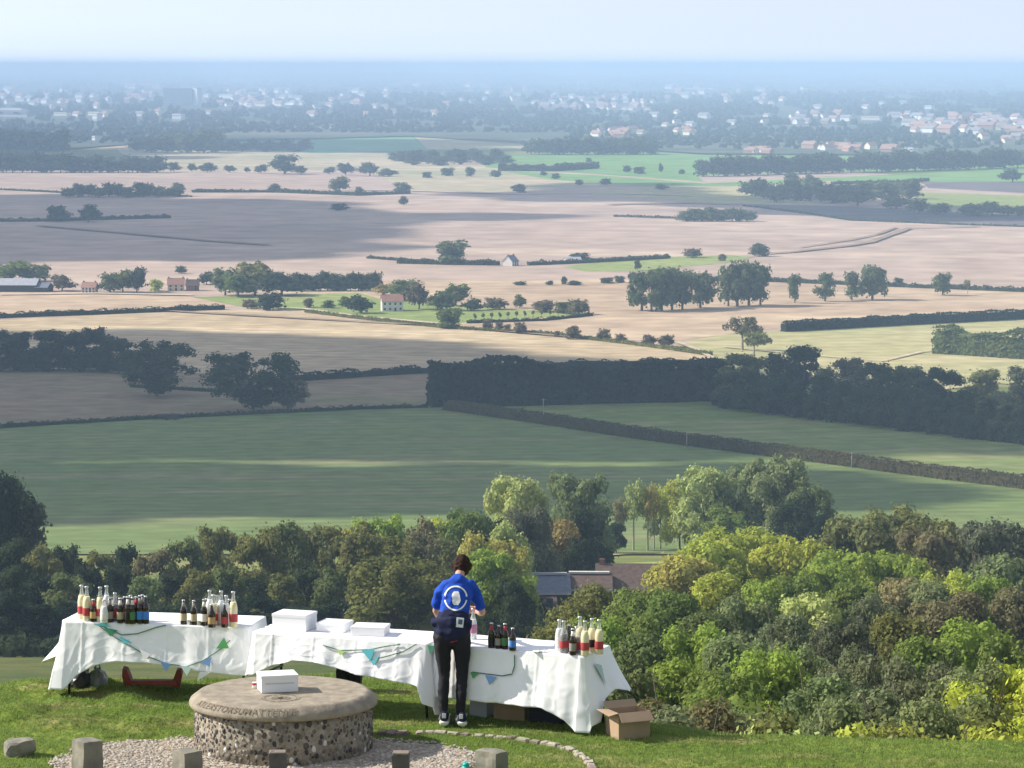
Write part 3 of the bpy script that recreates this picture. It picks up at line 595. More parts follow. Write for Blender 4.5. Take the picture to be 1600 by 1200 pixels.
two = [ # px, base row, top, w, kind, colour, label
 (963, 866, 815, 34, 'broad', 'dark', 'small dark tree on a thin trunk in front of the pale grass strip'), (965, 862, 775, 30, 'spindly', 'tan', 'leftmost of the thin pale-trunked trees'), (990, 862, 748, 44, 'spindly', 'pale', 'thin tree with a bright yellow tuft on top'),
 (1012, 862, 754, 42, 'spindly', 'gold', 'thin golden tree beside the yellow-tufted one'), (1032, 860, 758, 34, 'spindly', 'ygreen', 'thin tree nearest to the big green group'), (1022, 860, 806, 34, 'spindly', 'greygreen', 'short grey-green tree among the thin trees'),
 (1062, 862, 742, 66, 'broad', 'ygreen', 'yellow-green tree at the left of the big green group'), (1105, 866, 724, 96, 'broad', 'pale', 'tall pale green crown of the big green group'), (1160, 866, 722, 100, 'broad', 'greygreen', 'middle crown of the big green group'),
 (1215, 870, 709, 110, 'broad', 'greygreen', 'highest crown of the big green group'), (1262, 874, 752, 84, 'broad', 'mid', 'dark right shoulder of the big green group'), (1240, 880, 776, 96, 'evergreen', 'dark', 'dark evergreen in front of the big green group'),
 (1284, 884, 800, 54, 'evergreen', 'deep', 'darkest evergreen at the right of the big green group'), (1130, 880, 790, 90, 'hedgetree', 'green', 'leafy lower tree in front of the big green group')]
for px, b_, tp, w, k, c, lab in two: tree(px, None, tp, w, k, c, lab, base=b_)
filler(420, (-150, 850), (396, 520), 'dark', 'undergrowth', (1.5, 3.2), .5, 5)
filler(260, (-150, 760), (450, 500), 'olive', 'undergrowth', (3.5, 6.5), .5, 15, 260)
# ================= trees out on the plain
row([(x, 580, 78, 60+(i*7 % 12)) for i, x in enumerate((-40, 0, 38, 78, 116, 152))]+[(186, 584, 64, 58)], 'hedgetree', 'dark', ('shaded tree belt at the left, above the brown field',), 'shaded tree belt at the left')
tree(245, None, 532, 122, 'oak', 'dark', 'spreading dark oak, left of the shaded pair in the brown field', base=620)
tree(395, None, 550, 150, 'oak', 'dark', 'wide spreading dark oak, right of the shaded pair in the brown field', base=642)
tree(450, None, 590, 60, 'oak', 'purple', 'low side tree at the right of the wide spreading oak', base=640)
for a in [(20, 440, 62, 34, 'far', 'green', 'green clump behind the long grey barn'), (60, 440, 40, 28, 'far', 'mid', 'tree at the right end of the green clump behind the barn'), (97, 455, 34, 28, 'far', 'farb', 'brownish tree between the barn and the white farmhouse'),
          (172, 457, 36, 34, 'far', 'farg', 'tree just right of the white farmhouse'), (192, 457, 34, 38, 'far', 'mid', 'middle tree right of the white farmhouse'), (214, 457, 30, 42, 'far', 'fard', 'tallest dark tree right of the white farmhouse'),
          (243, 455, 28, 20, 'farbush', 'ygreen', 'yellow-green bush left of the cream cottage'), (283, 428, 20, 13, 'farbush', 'fard', 'lone dark bush above the cream cottage'), (323, 445, 24, 22, 'far', 'fard', 'tree right of the cream cottage roof'),
          (352, 462, 46, 44, 'far', 'farg', 'left tree of the big hamlet wood'), (398, 462, 60, 56, 'far', 'olive', 'tallest olive tree of the big hamlet wood'), (440, 462, 60, 40, 'far', 'fard', 'dark right tree of the big hamlet wood'), (372, 464, 50, 38, 'far', 'mid', 'front tree of the big hamlet wood'),
          (422, 485, 48, 30, 'farbush', 'dark', 'round dark bush by the pale stubble field'), (392, 483, 28, 16, 'farbush', 'farb', 'small brown bush left of the round dark bush'), (482, 481, 20, 16, 'farbush', 'farb', 'small bush in the green strip between round bushes'),
          (512, 482, 24, 14, 'farbush', 'farg', 'low bush left of the dark bush by the red-roofed house'), (540, 480, 22, 18, 'farbush', 'mid', 'small round tree left of the dark bush by the red-roofed house'), (565, 490, 42, 30, 'farbush', 'dark', 'dark round bush left of the red-roofed house'),
          (600, 462, 30, 20, 'far', 'orange', 'orange-tinted tree behind the red-roofed house'), (632, 470, 50, 36, 'far', 'mid', 'round tree behind the red roof'), (655, 484, 36, 44, 'far', 'farb', 'brownish tree right of the red-roofed house'),
          (690, 486, 40, 34, 'far', 'farg', 'pale green tree between the house and the dark bush'), (712, 478, 42, 36, 'far', 'mid', 'taller tree right of the pale green one'), (737, 486, 34, 20, 'farbush', 'fard', 'dark bush right of the taller tree'),
          (703, 514, 44, 34, 'farbush', 'mid', 'green bush at the corner of the paddock'), (775, 484, 40, 20, 'farbush', 'farb', 'brown-green bush at the back of the paddock'), (812, 482, 18, 24, 'far', 'farg', 'narrow tree at the back of the paddock'),
          (850, 488, 44, 20, 'farbush', 'farb', 'wide bush along the paddock, right part'), (878, 490, 34, 20, 'farbush', 'farg', 'green bush beside the reddish bush'), (904, 492, 38, 26, 'farbush', 'rust', 'reddish bush at the right end of the paddock'),
          (708, 413, 54, 40, 'farbush', 'farg', 'big lone round tree left of the white cottage'), (905, 410, 36, 16, 'farbush', 'fard', 'dark bush right of the white cottage'), (996, 423, 10, 18, 'far', 'fard', 'small upright tree in the cottage pasture'),
          (1082, 403, 32, 16, 'farbush', 'farb', 'brown bush above the left poplar group'), (1187, 401, 34, 22, 'farbush', 'fard', 'dark round bush above the right poplar group'), (1128, 408, 16, 12, 'farbush', 'farb', 'small bush between the two bushes above the poplars'),
          (1404, 447, 18, 14, 'farbush', 'fard', 'squat bush right of the fifth poplar'), (1512, 460, 14, 24, 'spindly', 'tan', 'thin wispy tree near the right edge of the pale field'),
          (1160, 548, 62, 56, 'spindly', 'rust', 'bare reddish tree standing up from the dark wood edge'), (1178, 560, 50, 44, 'spindly', 'brownolive', 'bare tree beside the bare reddish one'),
          (530, 329, 30, 12, 'farbush', 'fard', 'dark scrub mound in the middle of the mauve plain'), (90, 347, 34, 28, 'far', 'dark', 'left of the two shaded round trees in the mauve plain'), (138, 347, 36, 28, 'far', 'dark', 'right of the two shaded round trees in the mauve plain'),
          (630, 321, 14, 16, 'far', 'fard', 'tiny lone tree on a trunk in the mauve plain'), (812, 301, 30, 14, 'farbush', 'fard', 'round dark bush at the head of the mauve plain'), (530, 300, 30, 26, 'far', 'farg', 'pale round tree by the field lane'),
          (562, 303, 14, 12, 'farbush', 'fard', 'small dark bush right of the pale lane tree'), (628, 303, 26, 20, 'far', 'fard', 'dark tree at the end of the lane hedge'), (430, 300, 22, 14, 'farbush', 'farb', 'small airy tree at the end of the long scrub belt'),
          (1582, 285, 38, 22, 'far', 'fard', 'round dark tree at the right edge of the green fields'), (1237, 284, 20, 17, 'far', 'fard', 'left of two round trees above the grey-green copse'), (1266, 287, 16, 15, 'far', 'fard', 'right of two round trees above the grey-green copse')]:
    tree(a[0], base=a[1], w=a[2], hpx=a[3], k=a[4], c=a[5], label=a[6], cat='bush' if 'bush' in a[4] else 'tree')
row([(1003, 486, 38, 64), (1018, 487, 34, 68), (1034, 486, 38, 70), (1050, 485, 36, 70), (1066, 484, 34, 64), (1094, 482, 40, 60)], 'poplar', 'farg', ('six poplars of the left roadside group',), 'left group of poplars')
row([(1138, 479, 30, 64), (1152, 479, 40, 72), (1170, 478, 42, 72), (1188, 477, 32, 64)], 'poplar', 'farg', ('four poplars of the right roadside group',), 'right group of poplars')
row([(1242, 474, 17, 48), (1289, 471, 27, 47), (1331, 470, 24, 48), (1363, 469, 36, 56), (1473, 462, 25, 37)], 'poplar', 'farg', ('single roadside trees in the pale field',), 'single trees along the far lane')
row([(762, 517, 18, 20), (780, 516, 16, 14), (794, 518, 14, 12), (813, 522, 22, 20), (870, 527, 10, 11), (895, 531, 26, 24), (943, 533, 24, 20), (970, 536, 20, 15), (1016, 540, 26, 18), (1040, 542, 28, 20)], 'farbush', 'farb', ('brown hedgerow bushes edging the pale field',), 'bushes along the pale field edge', 'bush')
row([(858, 446, 14, 8), (881, 445, 12, 14), (898, 446, 24, 8), (950, 443, 26, 10), (968, 442, 18, 12), (988, 440, 14, 16), (812, 446, 22, 7)], 'farbush', 'fard', ('dark bushes along the lane left of the poplars',), 'bushes along the lane', 'bush')
# big dark block of trees and the wood running right from it
row([(1140+i*36, 640+i*4.3, 60, 62+(i*11 % 16)) for i in range(14)], 'hedgetree', 'dark', ('dark wood edge beyond the right-hand field',), 'dark wood edge')
for a in [(1165, 632, 96, 84, 'hedgetree', 'mid', 'tall wood-edge tree under the bare reddish tree'), (1215, 630, 80, 80, 'hedgetree', 'dark', 'dark wood-edge tree left of the darkest crown'), (1255, 632, 82, 98, 'hedgetree', 'deep', 'darkest tall crown of the wood edge'),
          (1325, 642, 110, 84, 'hedgetree', 'purple', 'mauve-brown rounded crown of the wood edge'), (1375, 650, 96, 86, 'hedgetree', 'dark', 'dark crown right of the mauve-brown one'), (1425, 655, 96, 86, 'hedgetree', 'dark', 'rounded dark crown before the last big one'),
          (1474, 662, 82, 92, 'hedgetree', 'deep', 'last big dark crown before the gap'), (1545, 660, 96, 84, 'hedgetree', 'brownolive', 'brown-green crown right of the gap'), (1590, 668, 96, 98, 'hedgetree', 'purple', 'brown crown at the right end of the wood edge')]:
    tree(a[0], base=a[1], w=a[2], hpx=a[3], k=a[4], c=a[5], label=a[6])
hedge([(672, 636), (800, 634), (960, 630), (1140, 626)], 14.3, 10, 'deep', 'tall dark clipped shelter belt in the shaded middle field', 1.0, 3.4, 'shelter_belt', 3, rag=.32, cat='shelter belt')
hedge([(1120, 634), (1310, 656), (1500, 682), (1700, 708)], 4, 5, 'deep', 'low dark hedge at the foot of the right-hand wood edge', .5, 3, seed=4)
hedge([(702, 641), (860, 664), (1000, 686), (1150, 706), (1350, 732), (1600, 764), (1750, 784)], 3.6, 6, 'hedgebrown', 'long brownish trimmed hedge running down to the right', .35, 4, seed=5, rag=.1)
hedge([(-60, 676), (0, 670), (200, 658), (430, 647), (560, 641), (668, 638)], 1.6, 2, 'dark', 'low dark hedge between the brown and the green field at left', .35, 4, seed=6)
hedge([(455, 597), (640, 585), (850, 578), (1120, 572)], 3.2, 4, 'deep', 'dark hedge along the bottom of the beige stubble field', .5, 3, seed=7)
hedge([(1224, 519), (1400, 509), (1600, 499), (1700, 494)], 5.0, 5, 'deep', 'thick dark hedge in the pale field at right', .6, 3, seed=8, rag=.12)
hedge([(-60, 500), (60, 495), (150, 492), (350, 484)], 2.6, 3, 'dark', 'dark hedge between the two stubble fields at left', .5, 3, seed=9)
hedge([(205, 606), (340, 614), (470, 618)], 1.6, 2, 'dark', 'thin hedge under the two dark oaks', .35, 3, seed=10)
hedge([(1000, 439), (1205, 441), (1400, 449), (1600, 457), (1700, 460)], 2.5, 3, 'fard', 'thin hedge behind the row of poplars', .7, 2, seed=11)
hedge([(622, 412), (700, 414), (780, 415)], 3, 4, 'fard', 'short hedge left of the white cottage', .8, 2, seed=12)
hedge([(825, 415), (880, 413), (960, 409), (1045, 404)], 2.2, 3, 'fard', 'hedge right of the white cottage', .8, 2, seed=13)
hedge([(480, 489), (560, 499), (640, 508), (700, 514), (860, 524), (1000, 541), (1110, 556)], 1.6, 3, 'olive', 'ragged green margin above the beige stubble field', .5, 2.5, seed=14)
hedge([(730, 506), (850, 502), (925, 494)], 1.6, 2, 'dark', 'clipped hedge in front of the paddock', .5, 3, seed=15)
row([(452+i*12, 455, 30, 26+(i*5 % 7)) for i in range(12)], 'farbush', 'fard', ('dark belt right of the hamlet wood',), 'dark belt right of the hamlet wood')
hedge([(575, 404), (640, 409), (690, 413)], 1.5, 2, 'fard', 'thin field hedge in the mauve plain left of the lone round tree', .8, 2, seed=17)
hedge([(0, 347), (90, 346), (265, 341)], 2.5, 3, 'fard', 'thin hedge joining the two shaded round trees', 1, 1.5, seed=18)
hedge([(0, 297), (100, 302), (300, 308)], 1.5, 2, 'fard', 'thin hedge left of the long scrub belt', 1, 1.5, seed=19)
hedge([(300, 301), (430, 301), (560, 306), (640, 303)], 3, 4, 'fard', 'field hedge between the scrub belt and the lane', 1, 1.5, seed=20)
hedge([(960, 339), (1060, 342), (1130, 345)], 1.5, 3, 'farb', 'faint field line left of the oval copse', 1, 1.2, seed=21)
hedge([(1470, 552), (1560, 558), (1660, 564)], 10, 12, 'mid', 'pale conifer plantation edge at the right', .9, 2.2, 'plantation', 22, cat='plantation')
hedge([(1160, 322), (1250, 333), (1330, 345), (1480, 351), (1600, 355)], 1, 2, 'fard', 'faint hedge along the dark ploughed field', 1, 1.2, seed=23)
hedge([(1300, 288), (1420, 286), (1450, 283)], 3, 4, 'fard', 'thin hedge left of the round tree in the green fields', 1, 1.2, seed=24)
hedge([(780, 267), (860, 268), (930, 263)], 7, 10, 'fard', 'dark hedge between the two green fields', 1.6, .8, seed=25)
row([(108+i*15.5, 309-(i % 3), 26, 16+(i*7 % 10)) for i in range(12)], 'farbush', 'farg', ('long scrub belt crossing the mauve plain',), 'long scrub belt', 'bush')
row([(1072+i*12, 346, 32, 17+(i*5 % 8)) for i in range(9)], 'farbush', 'farg', ('oval copse on the mauve plain',), 'oval copse')
row([(1175+i*19, 306+(i*5 % 12), 46, 24+(i*9 % 18)) for i in range(14)], 'farbush', 'farg', ('grey-green copse left of the right pasture',), 'grey-green copse')
row([(1300, 318, 50, 30), (1340, 322, 50, 30), (1400, 326, 44, 22), (1436, 334, 34, 24), (1468, 336, 34, 20), (1525, 338, 40, 22), (1550, 337, 30, 24), (1575, 338, 30, 18), (1596, 340, 24, 20), (1510, 336, 24, 18)], 'far', 'farg', ('trees along the foot of the right pasture',), 'trees below the right pasture')
row([(1098+i*17, 276-i*.5, 38, 28+(i*5 % 8)) for i in range(13)], 'farbush', 'fard', ('left dark tree belt across the green fields',), 'tree belt across the green fields, left')
row([(1330+i*20, 270-i*.6, 42, 28+(i*7 % 10)) for i in range(14)], 'farbush', 'fard', ('right dark tree belt across the green fields',), 'tree belt across the green fields, right')
row([(-10+i*15, 270, 40, 30+(i*7 % 10)-(i*.7)) for i in range(18)], 'farbush', 'fard', ('dark belt at the left edge above the mauve plain',), 'dark belt at the left')
row([(272, 269, 18, 17), (300, 269, 15, 14), (324, 269, 28, 16), (359, 270, 18, 12), (386, 270, 10, 9), (408, 271, 20, 15), (445, 272, 42, 33), (471, 273, 20, 15), (515, 272, 18, 12), (540, 274, 26, 20), (578, 275, 34, 22), (606, 276, 28, 14)], 'far', 'fard', ('separate trees in line after the dark left belt',), 'trees in line after the left belt')
row([(830+i*12.5, 241+(i % 2), 32, 22+(i*5 % 9)) for i in range(16)], 'farbush', 'fard', ('dark copse on the far side of the green crop',), 'copse beyond the green crop')
row([(350+i*14, 235+(i % 3), 26, 14+(i*5 % 10)) for i in range(10)], 'farbush', 'fard', ('tree line in front of the distant leafy crop',), 'tree line before the leafy crop')
row([(620+i*14, 252+(i*3 % 8), 30, 15+(i*5 % 12)) for i in range(13)], 'farbush', 'fard', ('far trees left of the green crop',), 'scattered far trees left of the green crop')
row([(775, 277, 20, 12), (868, 280, 14, 10), (905, 290, 14, 10), (946, 290, 18, 12), (980, 270, 14, 12), (1000, 272, 22, 12), (1033, 270, 8, 16), (1065, 272, 12, 8), (1035, 297, 22, 10), (920, 254, 10, 8), (850, 275, 12, 8), (700, 275, 24, 14), (734, 276, 20, 16), (668, 278, 18, 10)], 'farbush', 'fard',
    ('small bushes dotted below the green fields',), 'dots of bushes by the green fields', 'bush')
row([(i, 236, 40, 38-(q*7 % 12)) for q, i in enumerate(range(0, 112, 14))]+[(214, 237, 32, 20), (236, 238, 36, 26), (262, 238, 44, 32), (292, 239, 46, 36), (318, 239, 50, 40), (336, 238, 36, 34)], 'farbush', 'farg', ('bulky trees round the sandy pit',), 'bulky trees by the sandy pit')
# ---- the wooded country round the town, one mass
KEEP = []
def woodland():
    rng = np.random.default_rng(9); iv, ifc = ico(1); VV = []; FF = []; off = 0; n = 0
    for i in range(17000):
        py = 118+(1-rng.uniform()**.75)*118; px = rng.uniform(-60, 1660)
        if 345 < px < 885 and py > 209: continue
        if px > 885 and py > 243: continue
        if py > 226 and px < 830: continue
        if noise.noise(Vector((px/60, py/9, 2))) < -.2 and py < 205: continue
        if any(abs(px-a_) < w_/2+5 and -1 < py-b_ < 7 for a_, b_, w_ in KEEP): continue
        g = G(px, py); D = g.y; m = D/F_PX
        w = m*rng.uniform(6, 13)*(.6 if py < 150 else 1); h = max(8, min(m*rng.uniform(5, 11)*(.45 if py < 150 else 1), 28))
        ang = rng.uniform(0, 6.28); ca, sa = math.cos(ang), math.sin(ang); v = iv*(1+rng.uniform(-.28, .28, (len(iv), 1)))
        v = np.stack([(v[:, 0]*ca-v[:, 1]*sa)*w/2, (v[:, 0]*sa+v[:, 1]*ca)*w/2, (v[:, 2]*.6+.4)*h], 1)+np.array(g)
        VV.append(v); FF.append(ifc+off); off += len(v)
    m_ = leaf_mat('far_leaves')
    o = obj('woodland', mesh_np('woodland', np.concatenate(VV), np.concatenate(FF), 3, [m_])); o.color = (.050, .066, .044, 1); tag(o, kind='stuff')
# ---------------------------------------------------------------- buildings
WHITEW = mat('white_render', (.72, .70, .66), .8, noise=((.6, .58, .54), 1.5, 0)); REDT = mat('red_tiles', (.40, .22, .17), .8, noise=((.31, .17, .13), 2, .3)); SLATE = mat('slate', (.13, .15, .20), .6, noise=((.18, .2, .26), 1.5, .2))
BRICK = mat('brick', (.28, .13, .09), .9, noise=((.2, .1, .075), 2, .2)); PANE = mat('window_pane', (.03, .04, .05), .15, spec=.6); GREYM = mat('grey_sheet', (.42, .43, .46), .5, noise=((.33, .34, .38), .7, 0))
BRTILE = mat('brown_tiles', (.095, .066, .055), .9, noise=((.14, .10, .085), 1.6, .5)); DARKW = mat('dark_boards', (.05, .045, .045), .9); FASC = mat('pale_fascia', (.45, .42, .40), .7); CONC = mat('pale_concrete', (.55, .56, .58), .8); CREAMW = mat('cream_render', (.7, .6, .42), .8)
def house(name, loc, L, Wd, H, rh, wall, roof, rz=0, label=None, cat='house', nwin=4, storeys=2, chim=2, door=True, group=None, eave=.35):
    o = empty(name, loc, rz); tag(o, label, cat, group); x, y = L/2, Wd/2
    m = MB(); m.prism([(-x, -y, -.5), (-x, y, -.5), (-x, y, H), (-x, 0, H+rh-.12), (-x, -y, H)], (L, 0, 0)); m.build('wall', wall, o)
    m = MB(); e = eave; k = rh/y
    for s in (1, -1):
        m.prism([(-x-e, 0, H+rh+.02), (-x-e, s*(y+e), H-e*k+.02), (-x-e, s*(y+e), H-e*k+.2), (-x-e, 0, H+rh+.22)], (L+2*e, 0, 0))
    rf = m.build('roof', roof, o)
    for i in range(chim):
        MB().box(((-x+.7) if i == 0 else (x-.7), 0, H+rh+.35), (.8, .6, 1.1)).build('chimney', BRICK, rf)
    for st in range(storeys):
        for i in range(nwin):
            wx = -x+L*(i+.5)/nwin; wz = H*(st+.5)/storeys+.1
            if door and st == 0 and i == nwin//2:
                MB().box((wx, -y-.02, .95), (1, .08, 2.1)).build('door', DARKW, o); continue
            f = MB().box((wx, -y-.01, wz), (1.15, .1, 1.25)).build('window', FASC, o)
            MB().box((wx, -y-.07, wz), (.95, .03, 1.05)).build('pane', PANE, f)
    return o
def shed(name, loc, L, Wd, H, rh, wall, roof, rz, label, cat='barn', openf=False, vent=None):
    o = empty(name, loc, rz); tag(o, label, cat); x, y = L/2, Wd/2
    MB().prism([(-x, -y, -.5), (-x, y, -.5), (-x, y, H), (-x, 0, H+rh-.12), (-x, -y, H)], (L, 0, 0)).build('wall', wall, o)
    m = MB(); e = .4; k = rh/y
    for s in (1, -1): m.prism([(-x-e, 0, H+rh+.02), (-x-e, s*(y+e), H-e*k+.02), (-x-e, s*(y+e), H-e*k+.16), (-x-e, 0, H+rh+.16)], (L+2*e, 0, 0))
    rf = m.build('roof', roof, o)
    if vent: MB().box((0, 0, H+rh+.28), (L*.98, .9, .3)).build('ridge_cap', vent, rf)
    MB().box((0, -y-e-.06, H-e*k+.02), (L+.8, .1, .28)).build('fascia', FASC, o)
    for i in range(3): MB().box((-x+L*(i+.5)/3, -y-.03, 1.4), (L/5, .1, 2.6)).build('door', DARKW, o)
    return o
# farm under the scrub
D = 505; g = at(858, 945, D)
def farm(px, ridge_y, eave_y, w, D, wall, roof, rz, label, Wd=7, vent=None, extra=0):
    zr = at(px, ridge_y, D+Wd/2).z; ze = at(px, eave_y, D).z; zb = ground(0, D); L = w*D/F_PX
    q = at(px, 600, D); return shed('barn', (q.x, D+Wd/2, zb), L, Wd, ze-zb, max(zr-ze, .8), wall, roof, rz, label, vent=vent)
farm(845, 899, 926, 86, 505, DARKW, SLATE, R(2), 'low barn with blue slate roof and pale eaves among the trees', 9, GREYM)
farm(922, 897, 920, 66, 507, DARKW, BRTILE, R(-1), 'middle barn with a bright ridge beside the brown-roofed house', 7, WHITEW)
farm(842, 934, 948, 50, 498, FASC, BRTILE, R(2), 'small lean-to shed with a brown roof below the slate barn', 5)
zb = ground(0, 510); q = at(1000, 600, 510)
house('farmhouse', (q.x, 513.5, zb), 13, 9, at(1000, 920, 510).z-zb, 3.3, mat('old_brick', (.16, .11, .09), .9), BRTILE, R(-3), 'farmhouse with big brown tiled roof beside the lime tree', nwin=3, chim=1)
# hamlet
def hs(px, base, wpx, depth, H, rh, wall, roof, rz, label, **k):
    g = G(px, base); return house(k.pop('name', 'house'), (g.x, g.y+depth/2, g.z), wpx*g.y/F_PX, depth, H, rh, wall, roof, rz, label, **k)
hs(612, 487, 33, 8, 5.4, 3.4, WHITEW, REDT, R(8), 'white house with red tiled roof in the middle of the hamlet')
hs(139, 458, 22, 7, 3.2, 2.8, WHITEW, REDT, R(-6), 'white farmhouse with red roof near the grey barn', name='farmhouse')
hs(274, 455, 26, 8, 3.8, 3.4, CREAMW, REDT, R(6), 'cream cottage left of the hamlet wood', name='cottage', nwin=3)
hs(300, 455, 20, 7, 3.2, 3.2, BRICK, BRTILE, R(4), 'brown-roofed brick annexe of the cream cottage', name='cottage', nwin=2)
hs(798, 416, 20, 7, 3.2, 3.6, WHITEW, SLATE, R(60), 'white cottage with steep gable alone on the plain', name='cottage', nwin=3)
g = G(22, 457); shed('barn', (g.x, g.y+9, g.z), 26, 16, 4.2, 3.2, DARKW, GREYM, R(-4), 'long grey-roofed barn at the left edge')
g = G(58, 457); shed('barn', (g.x, g.y+6, g.z), 14, 11, 3.0, 2.2, DARKW, SLATE, R(-10), 'dark lower shed right of the long grey barn')
g = G(895, 412); shed('barn', (g.x, g.y+6, g.z), 10, 7, 2.4, 1.6, FASC, GREYM, R(8), 'small pale shed right of the white cottage')
g = G(267, 657); o = empty('field_trailer', g, R(5)); tag(o, 'dark box trailer parked on the hedge line at left', 'trailer')
MB().box((0, 0, 1.5), (6.2, 2.4, 1.7), bevel=.08).build('body', DARKW, o)
for sx in (-1.6, 1.6):
    for sy in (-1.1, 1.1): MB().tube([(sx, sy-.15, .5), (sx, sy+.15, .5)], .5, 12).build('wheel', DARKW, o)
MB().box((3.9, 0, .8), (1.7, .15, .15)).build('drawbar', DARKW, o)
POLEM = mat('weathered_pole', (.3, .27, .24), .9)
for px, b_, hp, lab in [(849, 664, 42, 'tall telegraph pole on the brownish hedge by the shelter belt'), (1073, 700, 24, 'telegraph pole on the brownish hedge, centre'), (1331, 732, 26, 'telegraph pole on the brownish hedge, right'), (832, 577, 20, 'thin pole at the dark hedge of the beige field')]:
    g = G(px, b_); h = hp*g.y/F_PX; o = empty('telegraph_pole', g); tag(o, lab, 'telegraph pole', 'telegraph poles along the field hedges')
    MB().tube([(0, 0, -.3), (0, 0, h)], [.17, .12], 8).build('pole', POLEM, o); MB().box((0, 0, h-.5), (1.8, .12, .12)).build('crossarm', POLEM, o)
YG = mat('tree_guard', (.22, .25, .16), .8)
for i in range(13):
    px = 742+i*13; g = G(px, 502-i*.75); o = empty('sapling', g); tag(o, ('leftmost' if i == 0 else 'rightmost' if i == 12 else ORD[i+1]+' from the left')+' of the saplings in the hamlet paddock', 'sapling', 'saplings in the hamlet paddock')
    MB().tube([(0, 0, 0), (0, 0, 2.2)], .18, 6).build('stem', YG, o); c = obj('crown', KIND['tiny'][i % 3][0], o); c.scale = (1.8, 1.8, 2.6); c.location = (0, 0, 1.4); c.color = COL['olive']+(1,)
# town
def house_mesh(L, Wd, H, rh, wall, roof):
    x, y = L/2, Wd/2; m = MB(); m.prism([(-x, -y, 0), (-x, y, 0), (-x, y, H), (-x, 0, H+rh), (-x, -y, H)], (L, 0, 0), 0)
    for s in (1, -1): m.prism([(-x-.4, 0, H+rh+.05), (-x-.4, s*(y+.5), H-.2), (-x-.4, s*(y+.5), H+.1), (-x-.4, 0, H+rh+.35)], (L+.8, 0, 0), 1)
    m.box((x*.6, 0, H+rh+.6), (1, .8, 1.4), mi=1); o = m.build('house', [wall, roof]); me = o.data; bpy.data.objects.remove(o); return me
FRED = mat('far_red_roof', (.34, .22, .18), .9); FGR = mat('far_grey_roof', (.26, .26, .28), .8); FW = mat('far_white_wall', (.76, .75, .72), .7); FC = mat('far_cream_wall', (.86, .78, .6), .7); FB = mat('far_brick_wall', (.42, .26, .19), .9)
hm = [house_mesh(14, 9, 5.5, 3.5, FW, FRED), house_mesh(11, 9, 5.5, 3.5, FC, FRED), house_mesh(18, 9, 6, 3.6, FB, FRED), house_mesh(16, 10, 6, 3.2, FW, FGR), house_mesh(13, 9, 5.5, 3.6, FB, FGR)]
th = random.Random(12)
def cluster(n, x0, x1, y0, y1, label, group, sc=(1, 1.5), idx=None):
    hs_ = []
    for i in range(n):
        px, py = th.uniform(x0, x1), th.uniform(y0, y1); g = G(px, py); k = (idx or range(5))[th.randrange(len(idx or range(5)))]; o = obj('house', hm[k], None, g); s = th.uniform(*sc)*1.1*max(1, g.y/9000)
        o.scale = (s, s, s); o.rotation_euler.z = th.choice([-.5, -.8, -1.0, -.7, .6])+th.uniform(-.15, .15); tag(o, label, 'house', group); KEEP.append((px, py, 3)); hs_.append((k, px, o))
    for k in range(5):
        q = sorted([(px, o) for kk, px, o in hs_ if kk == k], key=lambda t: t[0]); nm = ('white red-roofed', 'cream red-roofed', 'brick red-roofed', 'white grey-roofed', 'brick grey-roofed')[k]
        for i, (px, o) in enumerate(q): o['label'] = (('only' if len(q) == 1 else 'leftmost' if i == 0 else 'rightmost' if i == len(q)-1 else ORD[i+1]+' from left')+' of the '+nm+' '+group) if i < 20 else 'small '+nm+' house, '+group
cluster(13, 930, 1002, 207, 217, 'small red-roofed house of the far village left of centre-right', 'village houses beyond the green crop', (1, 1.4), (0, 1, 2))
cluster(5, 1056, 1085, 206, 214, 'small cream house right of the far village', 'cream houses right of the far village', (1, 1.4), (1,))
cluster(12, 1265, 1400, 234, 240, 'small pale house along the far edge of the green field', 'houses along the green field edge', (.9, 1.3), (0, 1, 2))
cluster(8, 1165, 1205, 238, 243, 'small red-roofed house at the head of the green field', 'houses at the head of the green field', (.8, 1.1), (1, 2))
cluster(70, 1420, 1640, 183, 214, 'tiny house of the suburb at the right edge', 'houses of the right-hand suburb', (1.1, 1.8))
cluster(22, 1180, 1420, 178, 195, 'tiny house scattered in woods right of centre', 'houses in the woods right of centre', (1, 1.7))
cluster(40, 850, 1000, 152, 174, 'tiny house of the distant suburb at centre-right', 'houses of the distant suburb', (1, 1.6))
cluster(36, 320, 470, 146, 168, 'tiny pale house right of the tower blocks', 'houses right of the tower blocks', (1, 1.7), (0, 1, 3))
cluster(20, 190, 260, 138, 160, 'tiny house left of the tower blocks', 'houses left of the tower blocks', (1, 1.6))
cluster(24, 500, 840, 135, 165, 'tiny far house in the woods at centre', 'far houses in the woods at centre', (1, 1.7))
cluster(14, 0, 180, 140, 165, 'tiny far house in the woods at far left', 'far houses at far left', (1, 1.8), (0, 3))
cluster(16, 1000, 1280, 140, 165, 'tiny far house on the wooded rise', 'far houses on the wooded rise', (1, 1.8))
cluster(6, 1530, 1600, 216, 226, 'tiny house just above the right end of the tree belt', 'houses above the right tree belt', (1, 1.4))
cluster(34, 60, 700, 150, 186, 'tiny far house among the town trees', 'far houses among the town trees', (1.1, 1.8), (0, 1, 3))
cluster(20, 1000, 1420, 160, 200, 'tiny far house in the wide woods', 'far houses in the wide woods', (1, 1.6), (0, 1, 3))
WINB = mat('window_band', (.35, .4, .46), .4)
